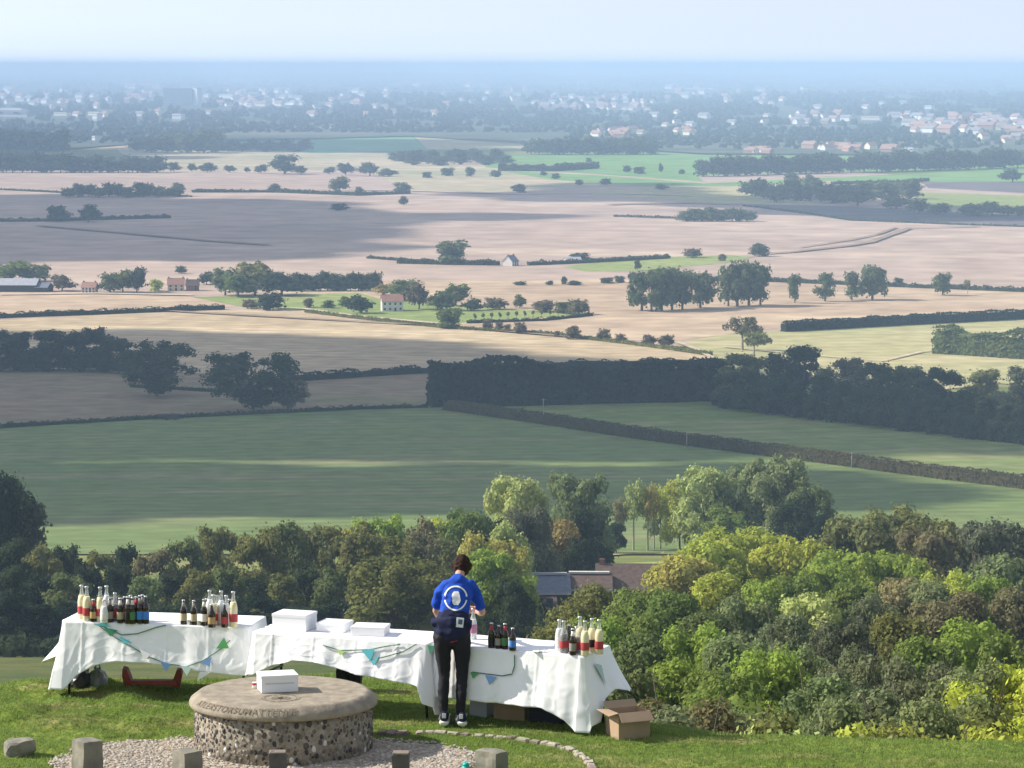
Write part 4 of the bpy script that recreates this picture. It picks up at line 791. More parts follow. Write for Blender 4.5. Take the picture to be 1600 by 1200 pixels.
def block(px, base, wpx, hpx, dep, m, label, cat='building', name='building', storeys=5, rz=0, roofc=None):
    KEEP.append((px, base, wpx)); g = G(px, base); s = g.y/F_PX; L, H = wpx*s, hpx*s; o = empty(name, g, rz); tag(o, label, cat)
    MB().box((0, dep/2, H/2), (L, dep, H)).build('wall', m, o); MB().box((0, dep/2, H+.6), (L*1.01, dep*1.01, 1.2)).build('roof', roofc or FGR, o)
    for i in range(storeys): MB().box((0, -.1, H*(i+.55)/storeys), (L*.94, .3, H/storeys*.4)).build('window_band', WINB, o)
GT = mat('tower_concrete', (.50, .53, .58), .8)
block(278, 166, 44, 27, 20, GT, 'broad grey tower block on the left of the town', name='tower_block', storeys=11)
block(304, 166, 15, 28, 20, mat('tower_white', (.75, .78, .8), .7), 'slim white-sided tower block beside the broad grey one', name='tower_block', storeys=12, rz=-.9)
for px, b_, w, h, m, lab in [(146, 183, 22, 8, FC, 'bright cream hall at far left of the town'), (148, 190, 11, 12, FW, 'white stair-like hall under the cream hall'), (276, 190, 16, 12, FW, 'bright white stepped building below the tower blocks'), (94, 183, 24, 7, FC, 'long cream building left of the cream hall'),
                            (16, 173, 44, 4, FW, 'very long low white warehouse at the left edge'), (215, 153, 16, 7, FC, 'small cream block left of the tower blocks'), (146, 153, 12, 5, FC, 'tiny cream block up left of the town'), (30, 160, 18, 6, FW, 'small white shed at far left'), (360, 155, 56, 7, FW, 'long white terrace right of the tower blocks'),
                            (396, 164, 20, 6, FC, 'cream block right of the white terrace'), (1360, 190, 28, 8, FC, 'long cream school-like block in the right-hand woods'), (1248, 187, 10, 6, FC, 'small cream block left of the school-like block'), (1450, 172, 12, 7, FW, 'small white block high at right'),
                            (1003, 166, 6, 12, FC, 'narrow upright cream tower at centre-right'), (1420, 240, 14, 9, FW, 'white house alone at the far edge of the green field'), (1182, 157, 10, 6, FW, 'white block on the wooded rise'), (1315, 139, 8, 4, FW, 'tiny white speck building near the horizon'),
                            (146, 222, 8, 9, FW, 'small white plant building at the sandy pit'), (1090, 141, 60, 3, FW, 'long low pale roof near the horizon'), (20, 184, 60, 4, GREYM, 'second long low grey warehouse at the left edge'), (870, 168, 40, 5, FB, 'long brick terrace at the centre of the town')]:
    block(px, b_, w*1.1, h, 16, m, lab, storeys=2, rz=-th.uniform(.5, .9))
woodland()
# ---- air
hz = MB().box((0, 60000-200, 69.9), (70000, 125000, 142.4)).build('haze', [])
m = bpy.data.materials.new('haze_air'); m.use_nodes = True; N = m.node_tree.nodes; N.remove(N['Principled BSDF']); pv = N.new('ShaderNodeVolumePrincipled')
pv.inputs['Color'].default_value = (.51, .705, .975, 1); pv.inputs['Density'].default_value = HAZE; pv.inputs['Anisotropy'].default_value = .0
m.node_tree.links.new(pv.outputs[0], N['Material Output'].inputs['Volume']); hz.data.materials.append(m); tag(hz, kind='stuff')
# ---------------------------------------------------------------- on the hilltop
def gmat(name, alpha, col=(.9, .95, .95)):
    m = mat(name, col, .08, spec=.8, alpha=alpha); return m
STONE = mat('grey_stone', (.17, .165, .14), .9, noise=((.27, .25, .20), 6, .9)); PINKST = mat('pinkish_stone', (.27, .21, .175), .9, noise=((.18, .155, .135), 9, .6)); SLABM = mat('cast_stone', (.34, .295, .225), .9, noise=((.24, .205, .16), 9, .7))
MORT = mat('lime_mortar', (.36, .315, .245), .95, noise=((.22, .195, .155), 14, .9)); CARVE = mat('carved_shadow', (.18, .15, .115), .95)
CLOTH = mat('white_cotton', (.93, .93, .93), .9, spec=.1, noise=((.88, .89, .90), 3, .1)); METAL = mat('dark_steel', (.03, .03, .035), .4, metal=.6); BOARD = mat('table_board', (.6, .6, .6), .6)
PALEST = mat('pale_edging_stone', (.42, .38, .30), .9, noise=((.30, .27, .21), 9, .5))
def flint_mat():
    m = bpy.data.materials.new('knapped_flint'); m.use_nodes = True; N = m.node_tree.nodes; L = m.node_tree.links; p = N['Principled BSDF']; g = N.new('ShaderNodeNewGeometry')
    r = N.new('ShaderNodeValToRGB'); e = r.color_ramp; e.interpolation = 'CONSTANT'; e.elements[0].color = (.035, .034, .037, 1); e.elements[1].position = .24; e.elements[1].color = (.075, .066, .058, 1)
    for q, c in ((.42, (.13, .105, .085, 1)), (.58, (.20, .155, .11, 1)), (.74, (.27, .235, .19, 1)), (.965, (.62, .60, .56, 1))): x = e.elements.new(q); x.color = c
    L.new(g.outputs['Random Per Island'], r.inputs[0]); L.new(r.outputs[0], p.inputs['Base Color']); p.inputs['Roughness'].default_value = .6; return m
def island_mat(name, cols, rough=.9):
    m = bpy.data.materials.new(name); m.use_nodes = True; N = m.node_tree.nodes; L = m.node_tree.links; p = N['Principled BSDF']; g = N.new('ShaderNodeNewGeometry'); p.inputs['Roughness'].default_value = rough
    r = N.new('ShaderNodeValToRGB'); e = r.color_ramp; e.elements[0].color = cols[0]+(1,); e.elements[1].color = cols[-1]+(1,)
    for i, c in enumerate(cols[1:-1]): x = e.elements.new((i+1)/(len(cols)-1)); x.color = c+(1,)
    L.new(g.outputs['Random Per Island'], r.inputs[0]); L.new(r.outputs[0], p.inputs['Base Color']); return m
# --- toposcope drum
TC = Vector((-2.115, 29.8, 0)); TC.x = (438-800)/F_PX*29.8; TZ = ground(TC.x, TC.y)-.02; TR = .865; TH = 124.225-TZ
to = empty('toposcope', (TC.x, TC.y, TZ)); tag(to, 'round stone toposcope with carved rim on a low flint wall', 'toposcope')
MB().lathe([(TR-.045, -.1), (TR-.045, TH-.09)], 72).build('wall', MORT, to)
def flints():
    rg = random.Random(3); V = []; Fa = []; off = 0; iv, ifc = ico(1); pts = []
    for i in range(9000):
        a = rg.uniform(0, 2*math.pi); z = rg.uniform(.0, TH-.125); r = rg.uniform(.012, .031)
        if all((((a-b+math.pi) % (2*math.pi)-math.pi)*TR)**2+(z-c)**2 > ((r+q)*.85)**2 for b, c, q in pts): pts.append((a, z, r))
        if len(pts) > 950: break
    for a, z, r in pts:
        rx, rz = r*rg.uniform(.8, 1.15), r*rg.uniform(.8, 1.3); v = iv*(1+np.array([rg.uniform(-.18, .18) for _ in iv])[:, None])
        t = rg.uniform(-.6, .6); x = v[:, 0]*rx; y = v[:, 1]*r*.42; zz = v[:, 2]*rz; x, zz = x*math.cos(t)-zz*math.sin(t), x*math.sin(t)+zz*math.cos(t)
        R_ = TR-.045+y; th_ = a+x/TR
        V.append(np.stack([R_*np.cos(th_), R_*np.sin(th_), z+zz], 1)); Fa.append(ifc+off); off += len(iv)
    obj('flint_facing', mesh_np('flint_facing', np.concatenate(V), np.concatenate(Fa), 3, [flint_mat()], False), to)
flints()
slab = MB().lathe([(TR-.05, TH-.125), (TR-.004, TH-.12), (TR+.008, TH-.105), (TR+.006, TH-.08), (TR-.004, TH-.06), (TR-.07, TH-.010), (TR-.10, TH)], 96).build('slab', SLABM, to)
def glyphs(s, size):
    c = bpy.data.curves.new('t', 'FONT'); c.body = s; c.size = size; c.extrude = 0; c.space_character = 1.15; c.offset = size*.012
    o = bpy.data.objects.new('t', c); S.collection.objects.link(o); dg = bpy.context.evaluated_depsgraph_get(); me = bpy.data.meshes.new_from_object(o.evaluated_get(dg))
    bpy.data.objects.remove(o); b = bmesh.new(); b.from_mesh(me); bpy.data.meshes.remove(me); bmesh.ops.remove_doubles(b, verts=b.verts, dist=1e-5); return b
b = glyphs('ATLERSTORSUMATTEDNE', .088); bmesh.ops.subdivide_edges(b, edges=b.edges, cuts=1)
for v in b.verts:
    a = math.radians(206)+v.co.x/TR; t = v.co.y/.066         # around the rim, up the sloping edge
    r = TR+.002-.058*t; v.co = Vector((r*math.cos(a), r*math.sin(a), TH-.060+.046*t+.0045))
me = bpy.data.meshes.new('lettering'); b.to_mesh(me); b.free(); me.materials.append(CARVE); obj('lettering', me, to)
m = MB()
for rr in (.17, .145, .08):
    for q in range(48):
        a0, a1 = q*2*math.pi/48, (q+1)*2*math.pi/48; f = lambda r, a: (r*math.cos(a), -.36+r*math.sin(a), TH+.002)
        if (q*7+int(rr*100)) % 9 != 0: m.poly([f(rr, a0), f(rr, a1), f(rr+.009, a1), f(rr+.009, a0)])
for q in range(8):
    a = q*math.pi/4; m.poly([(.02*math.cos(a+1.57), -.36+.02*math.sin(a+1.57), TH+.002), (.11*math.cos(a), -.36+.11*math.sin(a), TH+.002), (.02*math.cos(a-1.57), -.36+.02*math.sin(a-1.57), TH+.002)])
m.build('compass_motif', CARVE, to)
# --- gravel, edging, posts
def gravel():
    cx, cy, rx, ry = -2.2, 29.0, 1.95, 1.4; V = []; Fa = []; n, k = 90, 24
    for j in range(k+1):
        for i in range(n):
            a = i*2*math.pi/n; w = (1+.07*noise.noise(Vector((math.cos(a)*2.4, math.sin(a)*2.4, 5)))+.03*noise.noise(Vector((math.cos(a)*9, math.sin(a)*9, 5))))*j/k; x, y = cx+rx*w*math.cos(a), cy+ry*w*math.sin(a)
            V.append((x, y, ground(x, y)+.012-(.02 if j == k else 0)))
    for j in range(k):
        for i in range(n): Fa.append((j*n+i, (j+1)*n+i, (j+1)*n+(i+1) % n, j*n+(i+1) % n))
    gm = field_mat('pale_gravel', lin(184, 172, 154), lin(164, 152, 136), lin(134, 124, 108), big=1.6, fine=22, bump=.6)
    tag(obj('gravel_path', mesh_np('gravel_path', V, Fa, 4, [gm], True)), kind='structure')
    rg = random.Random(8); VV = []; FF = []; off = 0; iv, ifc = ico(1)
    for i in range(7500):
        a, w = rg.uniform(0, 6.283), math.sqrt(rg.uniform(0, 1.02)); x, y = cx+rx*w*math.cos(a), cy+ry*w*math.sin(a)
        if math.hypot(x-TC.x, y-TC.y) < TR-.02: continue
        s = rg.uniform(.007, .02); VV.append(iv*np.array([s, s*rg.uniform(.7, 1.2), s*.6])*(1+np.array([rg.uniform(-.2, .2) for _ in iv])[:, None])+np.array([x, y, ground(x, y)+.013])); FF.append(ifc+off); off += len(iv)
    tag(obj('pebbles', mesh_np('pebbles', np.concatenate(VV), np.concatenate(FF), 3, [island_mat('pebble', [(.38, .335, .28), (.26, .22, .18), (.48, .44, .38), (.40, .34, .27), (.56, .53, .47), (.2, .18, .16)])])), kind='stuff')
gravel()
def inside_gravel(x, y, k=1.0): return ((x+2.2)/(1.95*k))**2+((y-29.0)/(1.4*k))**2 < 1
eo = empty('stone_edging', onz(780, 1150, LEDGE)); tag(eo, 'curved line of pale flat edging stones set in the grass', 'stone edging')
ep = [onz(*p, LEDGE) for p in [(598, 1140), (640, 1141), (690, 1144), (740, 1149), (790, 1154), (830, 1160), (870, 1168), (900, 1180), (920, 1195), (930, 1212)]]
rg = random.Random(21); tt = 0.0; seg = 0; tot = sum((b-a).length for a, b in zip(ep, ep[1:])); dd = 0
while dd < tot:
    q = dd
    for a, b in zip(ep, ep[1:]):
        if q < (b-a).length: p = a.lerp(b, q/(b-a).length); an = math.atan2((b-a).y, (b-a).x); break
        q -= (b-a).length
    l = rg.uniform(.07, .15); big = dd < .28
    w_ = rg.uniform(.05, .09) if not big else .16
    low = .024 if (tot*.14 < dd < tot*.42) else .012
    z = ground(p.x, p.y); mb = MB().box((0, 0, 0), (l*.93, w_, .07), bevel=.014)
    for v in mb.b.verts: v.co += Vector([rg.uniform(-.007, .007) for _ in range(3)])
    s = mb.build('stone', PINKST if big or rg.random() < .25 else PALEST, eo); s.location = Vector((p.x, p.y+rg.uniform(-.012, .012), z+.008-low))-eo.location; s.rotation_euler = (rg.uniform(-.1, .1), rg.uniform(-.1, .1), an+rg.uniform(-.12, .12))
    dd += l+(.004 if rg.random() < .8 else .05)
SHADEST = mat('shaded_stone', (.075, .075, .072), .9, noise=((.12, .115, .105), 8, .8))  # shade on the narrow posts' fronts put into a darker stone colour
def post(px, top, wpx, dep, rz, D, label, m=STONE, lit_top=None, rough=.012, chip=.02, seed=0):
    z0 = ground(0, D)-.1; x = (px-800)/F_PX*D; H = at(px, top, D).z-z0; w = wpx*D/F_PX; rg = random.Random(seed+int(px))
    o = empty('stone_post', (x, D, z0), rz); tag(o, label, 'stone post', 'low stone posts in front of the toposcope'); b = bmesh.new(); bmesh.ops.create_cube(b, size=1)
    for v in b.verts: v.co = Vector((v.co.x*w, v.co.y*dep, (v.co.z+.5)*H))
    bmesh.ops.subdivide_edges(b, edges=b.edges, cuts=5, use_grid_fill=True)
    for v in b.verts:
        e = max(0, v.co.z/H-.8)*chip*6; n_ = noise.noise_vector(v.co*9+Vector((px, 0, 0))); v.co += n_*rough; v.co.x *= 1-e*.5; v.co.y *= 1-e*.5
        v.co.z -= (abs(v.co.x/w)**4+abs(v.co.y/dep)**4)*chip*5*(v.co.z/H > .9)
    me = bpy.data.meshes.new('shaft'); b.to_mesh(me); b.free(); me.materials.append(m); obj('shaft', me, o)
    if lit_top: MB().box((0, 0, H-.006), (w*.98, dep*.96, .02), bevel=.008).build('cap', lit_top, o)  # thin plate that colours in the sunlit top above the shaded shaft
    return o
post(126, 1155, 36, .2, R(38), 28.4, 'tall grey stone post at the left with a lit left side')
post(285, 1171, 34, .2, R(38), 28.35, 'grey stone post below the left side of the toposcope')
post(428, 1174, 27, .13, R(3), 28.3, 'small stone post with shade-coloured shaft and lit pinkish top in front of the toposcope', SHADEST, PINKST)
post(624, 1175, 27, .13, R(-3), 28.3, 'small stone post with shade-coloured shaft and lit pinkish top right of the toposcope', SHADEST, PINKST)
post(768, 1171, 30, .24, R(48), 28.3, 'broad pale stone post with chipped top at the right')
def rock():
    p = onz(27, 1183, LEDGE); b = bmesh.new(); bmesh.ops.create_icosphere(b, subdivisions=3, radius=1)
    for v in b.verts:
        c = v.co; c.x = max(-.75, min(.8, c.x)); c.y = max(-.7, c.y); c.z = min(.62, c.z+(.15 if c.x > -.2 else -.1)); v.co = Vector((c.x*.17, c.y*.13, c.z*.13))+noise.noise_vector(c*1.7)*.02
    me = bpy.data.meshes.new('boulder'); b.to_mesh(me); b.free(); me.materials.append(STONE); o = obj('boulder', me, None, Vector((p.x, p.y+.1, ground(p.x, p.y)+.06))); o.rotation_euler.z = R(20); tag(o, 'low angular grey boulder in the grass at the left edge', 'boulder')
rock()
# --- grass blades
def grass():
    rng = np.random.default_rng(4); gx = np.linspace(-6.5, 6.5, 180); gy = np.linspace(27, 36, 130); Z = np.array([[ground(x, y) for x in gx] for y in gy])
    n = 250000; x = rng.uniform(-6.2, 6.2, n); y = rng.uniform(27.8, 35, n)
    cr = np.interp(x, gx, [crest(q) for q in gx]); k = (y < cr+.9) & (~inside_gravel_np(x, y, rng))
    k &= np.hypot(x-TC.x, y-TC.y) > TR-.02; x, y = x[k], y[k]
    fx = (x-gx[0])/(gx[1]-gx[0]); fy = (y-gy[0])/(gy[1]-gy[0]); i = fx.astype(int).clip(0, 178); j = fy.astype(int).clip(0, 128); fx -= i; fy -= j
    z = Z[j, i]*(1-fx)*(1-fy)+Z[j, i+1]*fx*(1-fy)+Z[j+1, i]*(1-fx)*fy+Z[j+1, i+1]*fx*fy
    tuft = np.sin(x*5.1+np.sin(y*7.3)*1.3)*np.sin(y*6.3+np.sin(x*4.4)*1.7)+.6*np.sin(x*13+y*11); h = .014+.011*(tuft > .4)+.016*rng.uniform(size=len(x))**2
    h *= np.where((x > 1.5) & (rng.uniform(size=len(x)) < .1), 1.5, 1)
    a = rng.uniform(0, 2*math.pi, len(x)); w = .0045; dx, dy = np.cos(a)*w, np.sin(a)*w; lx, ly = rng.normal(size=len(x))*.014, rng.normal(size=len(x))*.014
    V = np.stack([np.stack([x-dx, y-dy, z-.004], 1), np.stack([x+dx, y+dy, z-.004], 1), np.stack([x+lx, y+ly, z+h], 1)], 1).reshape(-1, 3)
    o = obj('grass', mesh_np('grass', V, np.arange(len(V)).reshape(-1, 3), 3, [LEAF])); o.color = (.23, .30, .095, 1); tag(o, kind='stuff')
def inside_gravel_np(x, y, rng): return ((x+2.2)/1.95)**2+((y-29.0)/1.4)**2 < 1+rng.normal(size=len(x))*.09
grass()
# --- tables and cloths
TT = 124.47
class Table:
    def __init__(s, fl, fr, depth, keys, dz=0.0, seed=0, fold=.022):
        s.A = onz(*fl, TT+dz); B = onz(*fr, TT+dz); s.L = (B-s.A).length; s.u = (B-s.A).normalized(); s.v = Vector((-s.u.y, s.u.x, 0)); s.d = depth; s.rz = math.atan2(s.u.y, s.u.x); s.seed = seed; s.z = TT+dz; s.fold = fold
        P = 2*(s.L+s.d); side = {'f': (0, s.L), 'r': (s.L, s.d), 'b': (s.L+s.d, s.L), 'l': (2*s.L+s.d, s.d)}
        ks = sorted((side[a][0]+side[a][1]*f, dr, fl_) for a, f, dr, fl_ in keys); s.P = P
        s.ks = np.array([k[0] for k in ks]+[P+k[0] for k in ks]+[k[0]-P for k in ks]); o = np.argsort(s.ks); s.kd = np.array([k[1] for k in ks]*3)[o]; s.kf = np.array([k[2] for k in ks]*3)[o]; s.ks = s.ks[o]
    def edge(s, q):
        q %= s.P; r = .035
        def pt(q):
            q %= s.P
            if q < s.L: return Vector((q, 0)), Vector((0, -1))
            q -= s.L
            if q < s.d: return Vector((s.L, q)), Vector((1, 0))
            q -= s.d
            if q < s.L: return Vector((s.L-q, s.d)), Vector((0, 1))
            q -= s.L; return Vector((0, s.d-q)), Vector((-1, 0))
        a, n1 = pt(q-r); b, n2 = pt(q+r); c, _ = pt(q)
        n = (n1+n2); n = n/n.length if n.length > .1 else n1
        return (a+b)*.25+c*.5, n
    def off(s, q, t):
        fl = np.interp(q % s.P, s.ks, s.kf); sd = s.seed
        f = s.fold*(math.sin(q*9+sd)+.7*math.sin(q*17.3+sd*2+t)+.5*math.sin(q*31+sd*3))+.02
        return fl*t**1.25+f*t**.8+.008
    def surf(s, q, drop, lift=.0):
        D = float(np.interp(q % s.P, s.ks, s.kd)); t = max(0, min(1, drop/D)); c, n = s.edge(q); o = s.off(q, t)+lift; return s.w(c.x+n.x*o, c.y+n.y*o, -drop)
    def w(s, x, y, z): return s.A+s.u*x+s.v*y+Vector((0, 0, z))
    def build(s, tl, cl):
        o = empty('trestle_table', (*s.A.xy, ground(s.A.x, s.A.y)), s.rz); tag(o, tl, 'table'); H = s.z-o.location.z
        MB().box((s.L/2, s.d/2, H-.03), (s.L-.02, s.d-.02, .035), bevel=.008).build('tabletop', BOARD, o)
        for x, y, k in ((.09, .05, -.03), (.09, s.d-.05, -.03), (s.L-.12, .05, .05), (s.L-.12, s.d-.05, .05)): MB().tube([(x, y, H-.04), (x+k, y, .3), (x+k*1.5, y, -.03)], .014, 8).build('leg', METAL, o)
        for x in (.08, s.L-.1): MB().tube([(x, .05, .35), (x, s.d-.05, .35)], .011, 6).build('brace', METAL, o)
        n, K = int(s.P/.012), 34; V = []; Fa = []
        for r in range(-1, K+1):
            for i in range(n):
                q = s.P*i/n; D = float(np.interp(q, s.ks, s.kd)); c, nn = s.edge(q)
                if r < 0: V.append(s.w(c.x-nn.x*.02, c.y-nn.y*.02, .006)); continue
                t = r/K; p = s.surf(q, D*t); p += Vector((0, 0, .006))*(r == 0)
                p += Vector(noise.noise_vector(Vector((q*3, t*3, s.seed))))*.007*t+Vector(noise.noise_vector(Vector((q*16, t*7, s.seed+5))))*.002; rn = abs(noise.noise(Vector((q*6+t*2.5, t*3-q*2, s.seed+9)))); p += Vector((-s.v.x, -s.v.y, 0))*.005*max(0, .12-rn)/.12*(.3+.7*t)+Vector((-s.v.x, -s.v.y, 0))*.005*max(0, 1-abs((q*2.3+s.seed) % 1-.5)/.03); V.append(p)
        for r in range(K+1):
            for i in range(n): Fa.append((r*n+i, (r+1)*n+i, (r+1)*n+(i+1) % n, r*n+(i+1) % n))
        me = bpy.data.meshes.new('tablecloth'); c0 = s.w(s.L/2, s.d/2, 0)
        # top: a gently rumpled grid inside the rim
        b = bmesh.new(); vs = [b.verts.new(Vector(p)-c0) for p in V]
        for f in Fa: b.faces.new([vs[i] for i in f]).smooth = True
        b.faces.new(vs[:n]).smooth = False
        bmesh.ops.recalc_face_normals(b, faces=b.faces); b.to_mesh(me); b.free(); me.materials.append(CLOTH)
        c = obj('tablecloth', me, None, c0); tag(c, cl, 'tablecloth', 'white cotton tablecloths'); md = c.modifiers.new('thickness', 'SOLIDIFY'); md.thickness = .002
        return o
    def front(s, px, py, lift=.012):
        """the point of the hanging front seen at a pixel, lying on the cloth"""
        o = .02; d = ray(px, py)
        for _ in range(4):
            P0 = s.A-s.v*o; k = (P0-CAM).dot(s.v)/d.dot(s.v); p = CAM+d*k; q = (p-s.A).dot(s.u); drop = s.z-p.z; D = float(np.interp(q % s.P, s.ks, s.kd)); o = s.off(q, max(0, min(1, drop/D)))+lift
        return p
T1 = Table((97, 971), (388, 981), .66, [('f', 0, .68, .14), ('f', .04, .64, .11), ('f', .09, .52, .06), ('f', .18, .42, .06), ('f', .3, .37, .05), ('f', .5, .38, .05), ('f', .8, .44, .05), ('f', 1, .47, .06), ('r', .5, .4, .03), ('b', 0, .45, .03), ('b', .5, .3, .02), ('b', .97, .4, .08),
            ('l', .05, .55, .42), ('l', .25, .5, .36), ('l', .45, .4, .12), ('l', .7, .46, .06), ('l', .92, .68, .1)], 0, 1, .007)
T2 = Table((394, 989), (672, 1006), .62, [('f', 0, .42, .05), ('f', .12, .3, .05), ('f', .25, .23, .05), ('f', .4, .24, .06), ('f', .6, .32, .07), ('f', .8, .36, .08), ('f', .95, .4, .08), ('f', 1, .66, .08), ('r', .06, .68, .07), ('r', .2, .45, .05), ('r', .5, .35, .03), ('b', .2, .3, .03), ('b', .6, .25, .03), ('b', 1, .4, .03), ('l', .5, .38, .03)], .006, 3, .011)
T3 = Table((678, 1007), (914, 1026), .62, [('f', 0, .5, .02), ('f', .25, .5, .02), ('f', .5, .5, .06), ('f', .75, .5, .09), ('f', .9, .6, .1), ('f', .97, .7, .1), ('r', .0, .71, .09), ('r', .08, .6, .1), ('r', .3, .42, .1), ('r', .6, .36, .14), ('r', .9, .4, .2), ('b', 0, .44, .22), ('b', .2, .35, .06), ('b', .6, .35, .03), ('b', 1, .4, .03), ('l', .5, .45, .02)], 0, 5, .011)
T1.build('left trestle table under a cloth, with two clusters of bottles', 'white cloth on the left table, its left corner blown out')
T2.build('middle trestle table under a cloth, with white cake boxes', 'white cloth on the middle table, arched up at the front')
T3.build('right trestle table under a cloth, in front of the person', 'white cloth on the right table, pointed corner near the open carton')
# bunting
PEN = {k: mat('felt_'+k, c, .9) for k, c in dict(green=(.06, .26, .14), teal=(.12, .50, .55), blue=(.22, .38, .68), lime=(.40, .6, .22), pale=(.45, .58, .54), white=(.8, .8, .8), leaf=(.10, .36, .12), cord=(.10, .2, .14), cyan=(.15, .55, .62)).items()}
def bunting(T, paths, pens, label):
    p0 = T.front(*paths[0][0]); o = empty('bunting', p0); tag(o, label, 'bunting', 'strings of small flags on the tablecloths')
    for path in paths:
        pts = []
        for a, b in zip(path, path[1:]):
            for i in range(6): pts.append(T.front(a[0]+(b[0]-a[0])*i/6, a[1]+(b[1]-a[1])*i/6, .014)-p0)
        MB().tube(pts, .0055, 5).build('cord', PEN['cord'], o)
    for c, a, b, t in pens:
        A, B, C = (T.front(*q, .017)-p0 for q in (a, b, t)); m = MB(); n = -T.v*.003; m.prism([A, B, C], n); m.build('flag', PEN[c], o)
bunting(T1, [[(147, 975), (165, 980), (190, 992), (215, 990), (245, 980), (262, 976)], [(155, 978), (180, 996), (205, 1010), (232, 1026), (258, 1036), (290, 1042), (318, 1032), (345, 1014), (362, 998)]],
        [('cyan', (148, 976), (172, 980), (164, 972)), ('green', (162, 980), (184, 985), (172, 994)), ('teal', (186, 994), (206, 1004), (193, 1006)), ('white', (218, 1014), (236, 1022), (226, 1032)), ('blue', (250, 1032), (267, 1038), (259, 1049)), ('pale', (282, 1040), (300, 1042), (292, 1056)), ('blue', (314, 1034), (331, 1026), (327, 1042)), ('leaf', (338, 1013), (358, 1013), (350, 996))],
        'bunting of blue and green flags sagging across the left tablecloth')
bunting(T2, [[(505, 1008), (530, 1016), (550, 1016), (577, 1015), (602, 1010), (630, 1006)], [(577, 1032), (602, 1026), (630, 1018), (655, 1004)]],
        [('lime', (526, 1014), (540, 1018), (531, 1024)), ('teal', (565, 1016), (586, 1013), (579, 1033)), ('cyan', (579, 1033), (594, 1024), (584, 1040)), ('white', (612, 1008), (620, 1012), (613, 1020))], 'tangled bunting with lime and turquoise flags on the middle tablecloth')
bunting(T3, [[(738, 1050), (760, 1053), (785, 1056), (800, 1053), (804, 1040), (804, 1020)]], [('leaf', (735, 1050), (748, 1052), (739, 1060)), ('blue', (758, 1055), (776, 1058), (765, 1070))], 'bunting with green and blue flags on the right tablecloth behind the person')
tri = bpy.data.objects
p = T1.front(312, 1050); o = MB().prism([p-p, T1.front(330, 1050)-p, T1.front(308, 1064)-p], -T1.v*.004).build('paper_flag', PEN['white'], None, p); tag(o, 'loose white flag hanging under the left tablecloth hem', 'flag')
for i, (c_, pts_) in enumerate([('pale', [(932, 1030), (948, 1042), (950, 1052)]), ('green', [(668, 1008), (681, 1010), (672, 1022)])]):
    T = T3; P_ = [T3.surf(T3.L+.12+.12*i, .1+.0*k, .02) for k in range(3)]
    if i == 0: P_ = [T3.surf(T3.L+a, d_, .02) for a, d_ in ((.12, .08), (.26, .12), (.22, .3))]
    else: P_ = [T3.front(*q, .03) for q in pts_]
    o = MB().prism([q-P_[0] for q in P_], (0, -.004, 0)).build('felt_flag', PEN[c_], None, P_[0]); tag(o, ['pale teal flag on the right end of the right tablecloth', 'green flag between the middle and right tablecloths'][i], 'flag')
# bottles
GL = gmat('clear_glass', .26); CAP = mat('silver_cap', (.6, .6, .6), .3, metal=.8); BRN = mat('dark_brown_glass', (.020, .010, .006), .08, spec=.7); JUICE = mat('cloudy_lemonade', (.76, .66, .34), .5); COLA = mat('dark_cola', (.05, .018, .012), .2); CLEARL = mat('clear_drink', (.72, .74, .74), .3)
LAB = {k: mat('label_'+k, c, .6) for k, c in dict(red=(.44, .06, .07), gold=(.42, .30, .14), green=(.08, .22, .09), blue=(.06, .22, .62), white=(.78, .76, .7), black=(.02, .02, .02), tan=(.5, .42, .28), orange=(.6, .18, .05), grey=(.3, .28, .26)).items()}
PR = {'tall': [(.0, 0), (.92, 0), (1, .015), (1, .50), (.93, .58), (.62, .70), (.40, .80), (.34, .93), (.40, .935), (.40, .97)], 'ale': [(0, 0), (.92, 0), (1, .02), (1, .56), (.9, .63), (.5, .74), (.38, .84), (.36, .95)], 'swing': [(0, 0), (.92, 0), (1, .02), (1, .52), (.85, .64), (.5, .76), (.36, .86), (.42, .93), (.42, .97)]}
def bottle(px, base, top, typ, lc, label, group, T, drink=None, neck=None, r=None):
    p = onz(px, base, T.z+.007); D = p.y; h = (base-top)*D/F_PX*1.0; q = at(px, top, D); h = q.z-p.z; R_ = r or {'tall': .042, 'ale': .034, 'swing': .040}[typ]
    o = empty('bottle', p, random.uniform(0, 1)); tag(o, label, 'bottle', group); pr = PR[typ]
    prof_ = [(max(.001, a)*R_, z*h) for a, z in pr]
    if typ == 'ale': MB().lathe(prof_, 18).build('glass', BRN, o)
    else:
        MB().lathe(prof_, 18).build('glass', GL, o); fl = {'juice': JUICE, 'cola': COLA, 'clear': CLEARL}[drink]; top_ = {'juice': .7, 'cola': .6, 'clear': .72}[drink]
        lp = [(a*R_*.93, z*h+.003) for a, z in pr if z < top_]; MB().lathe([(.001, .004)]+lp[1:]+[(lp[-1][0]*.8, top_*h)], 16).build('drink', fl, o)
    l0, l1 = (.16, .38) if typ == 'tall' else (.15, .44)
    MB().lathe([(R_*1.015, l0*h), (R_*1.02, l0*h+.002), (R_*1.02, l1*h), (R_*1.015, l1*h+.001)], 18).build('label', LAB[lc], o)
    if neck: nr = .62 if typ == 'ale' else .5; MB().lathe([(R_*.62, .7*h), (R_*.47, .8*h), (R_*.41, .9*h)], 14).build('neck_label', LAB[neck], o)
    MB().lathe([(R_*.43, h*.95), (R_*.47, h*.955), (R_*.47, h*.995), (R_*.38, h)], 12).build('cap', CAP, o)
    return o
random.seed(4); gA, gB, gC, gD = 'bottles at the left end of the left table', 'bottles at the right end of the left table', 'dark beer bottles on the right table', 'bottles at the right end of the right table'
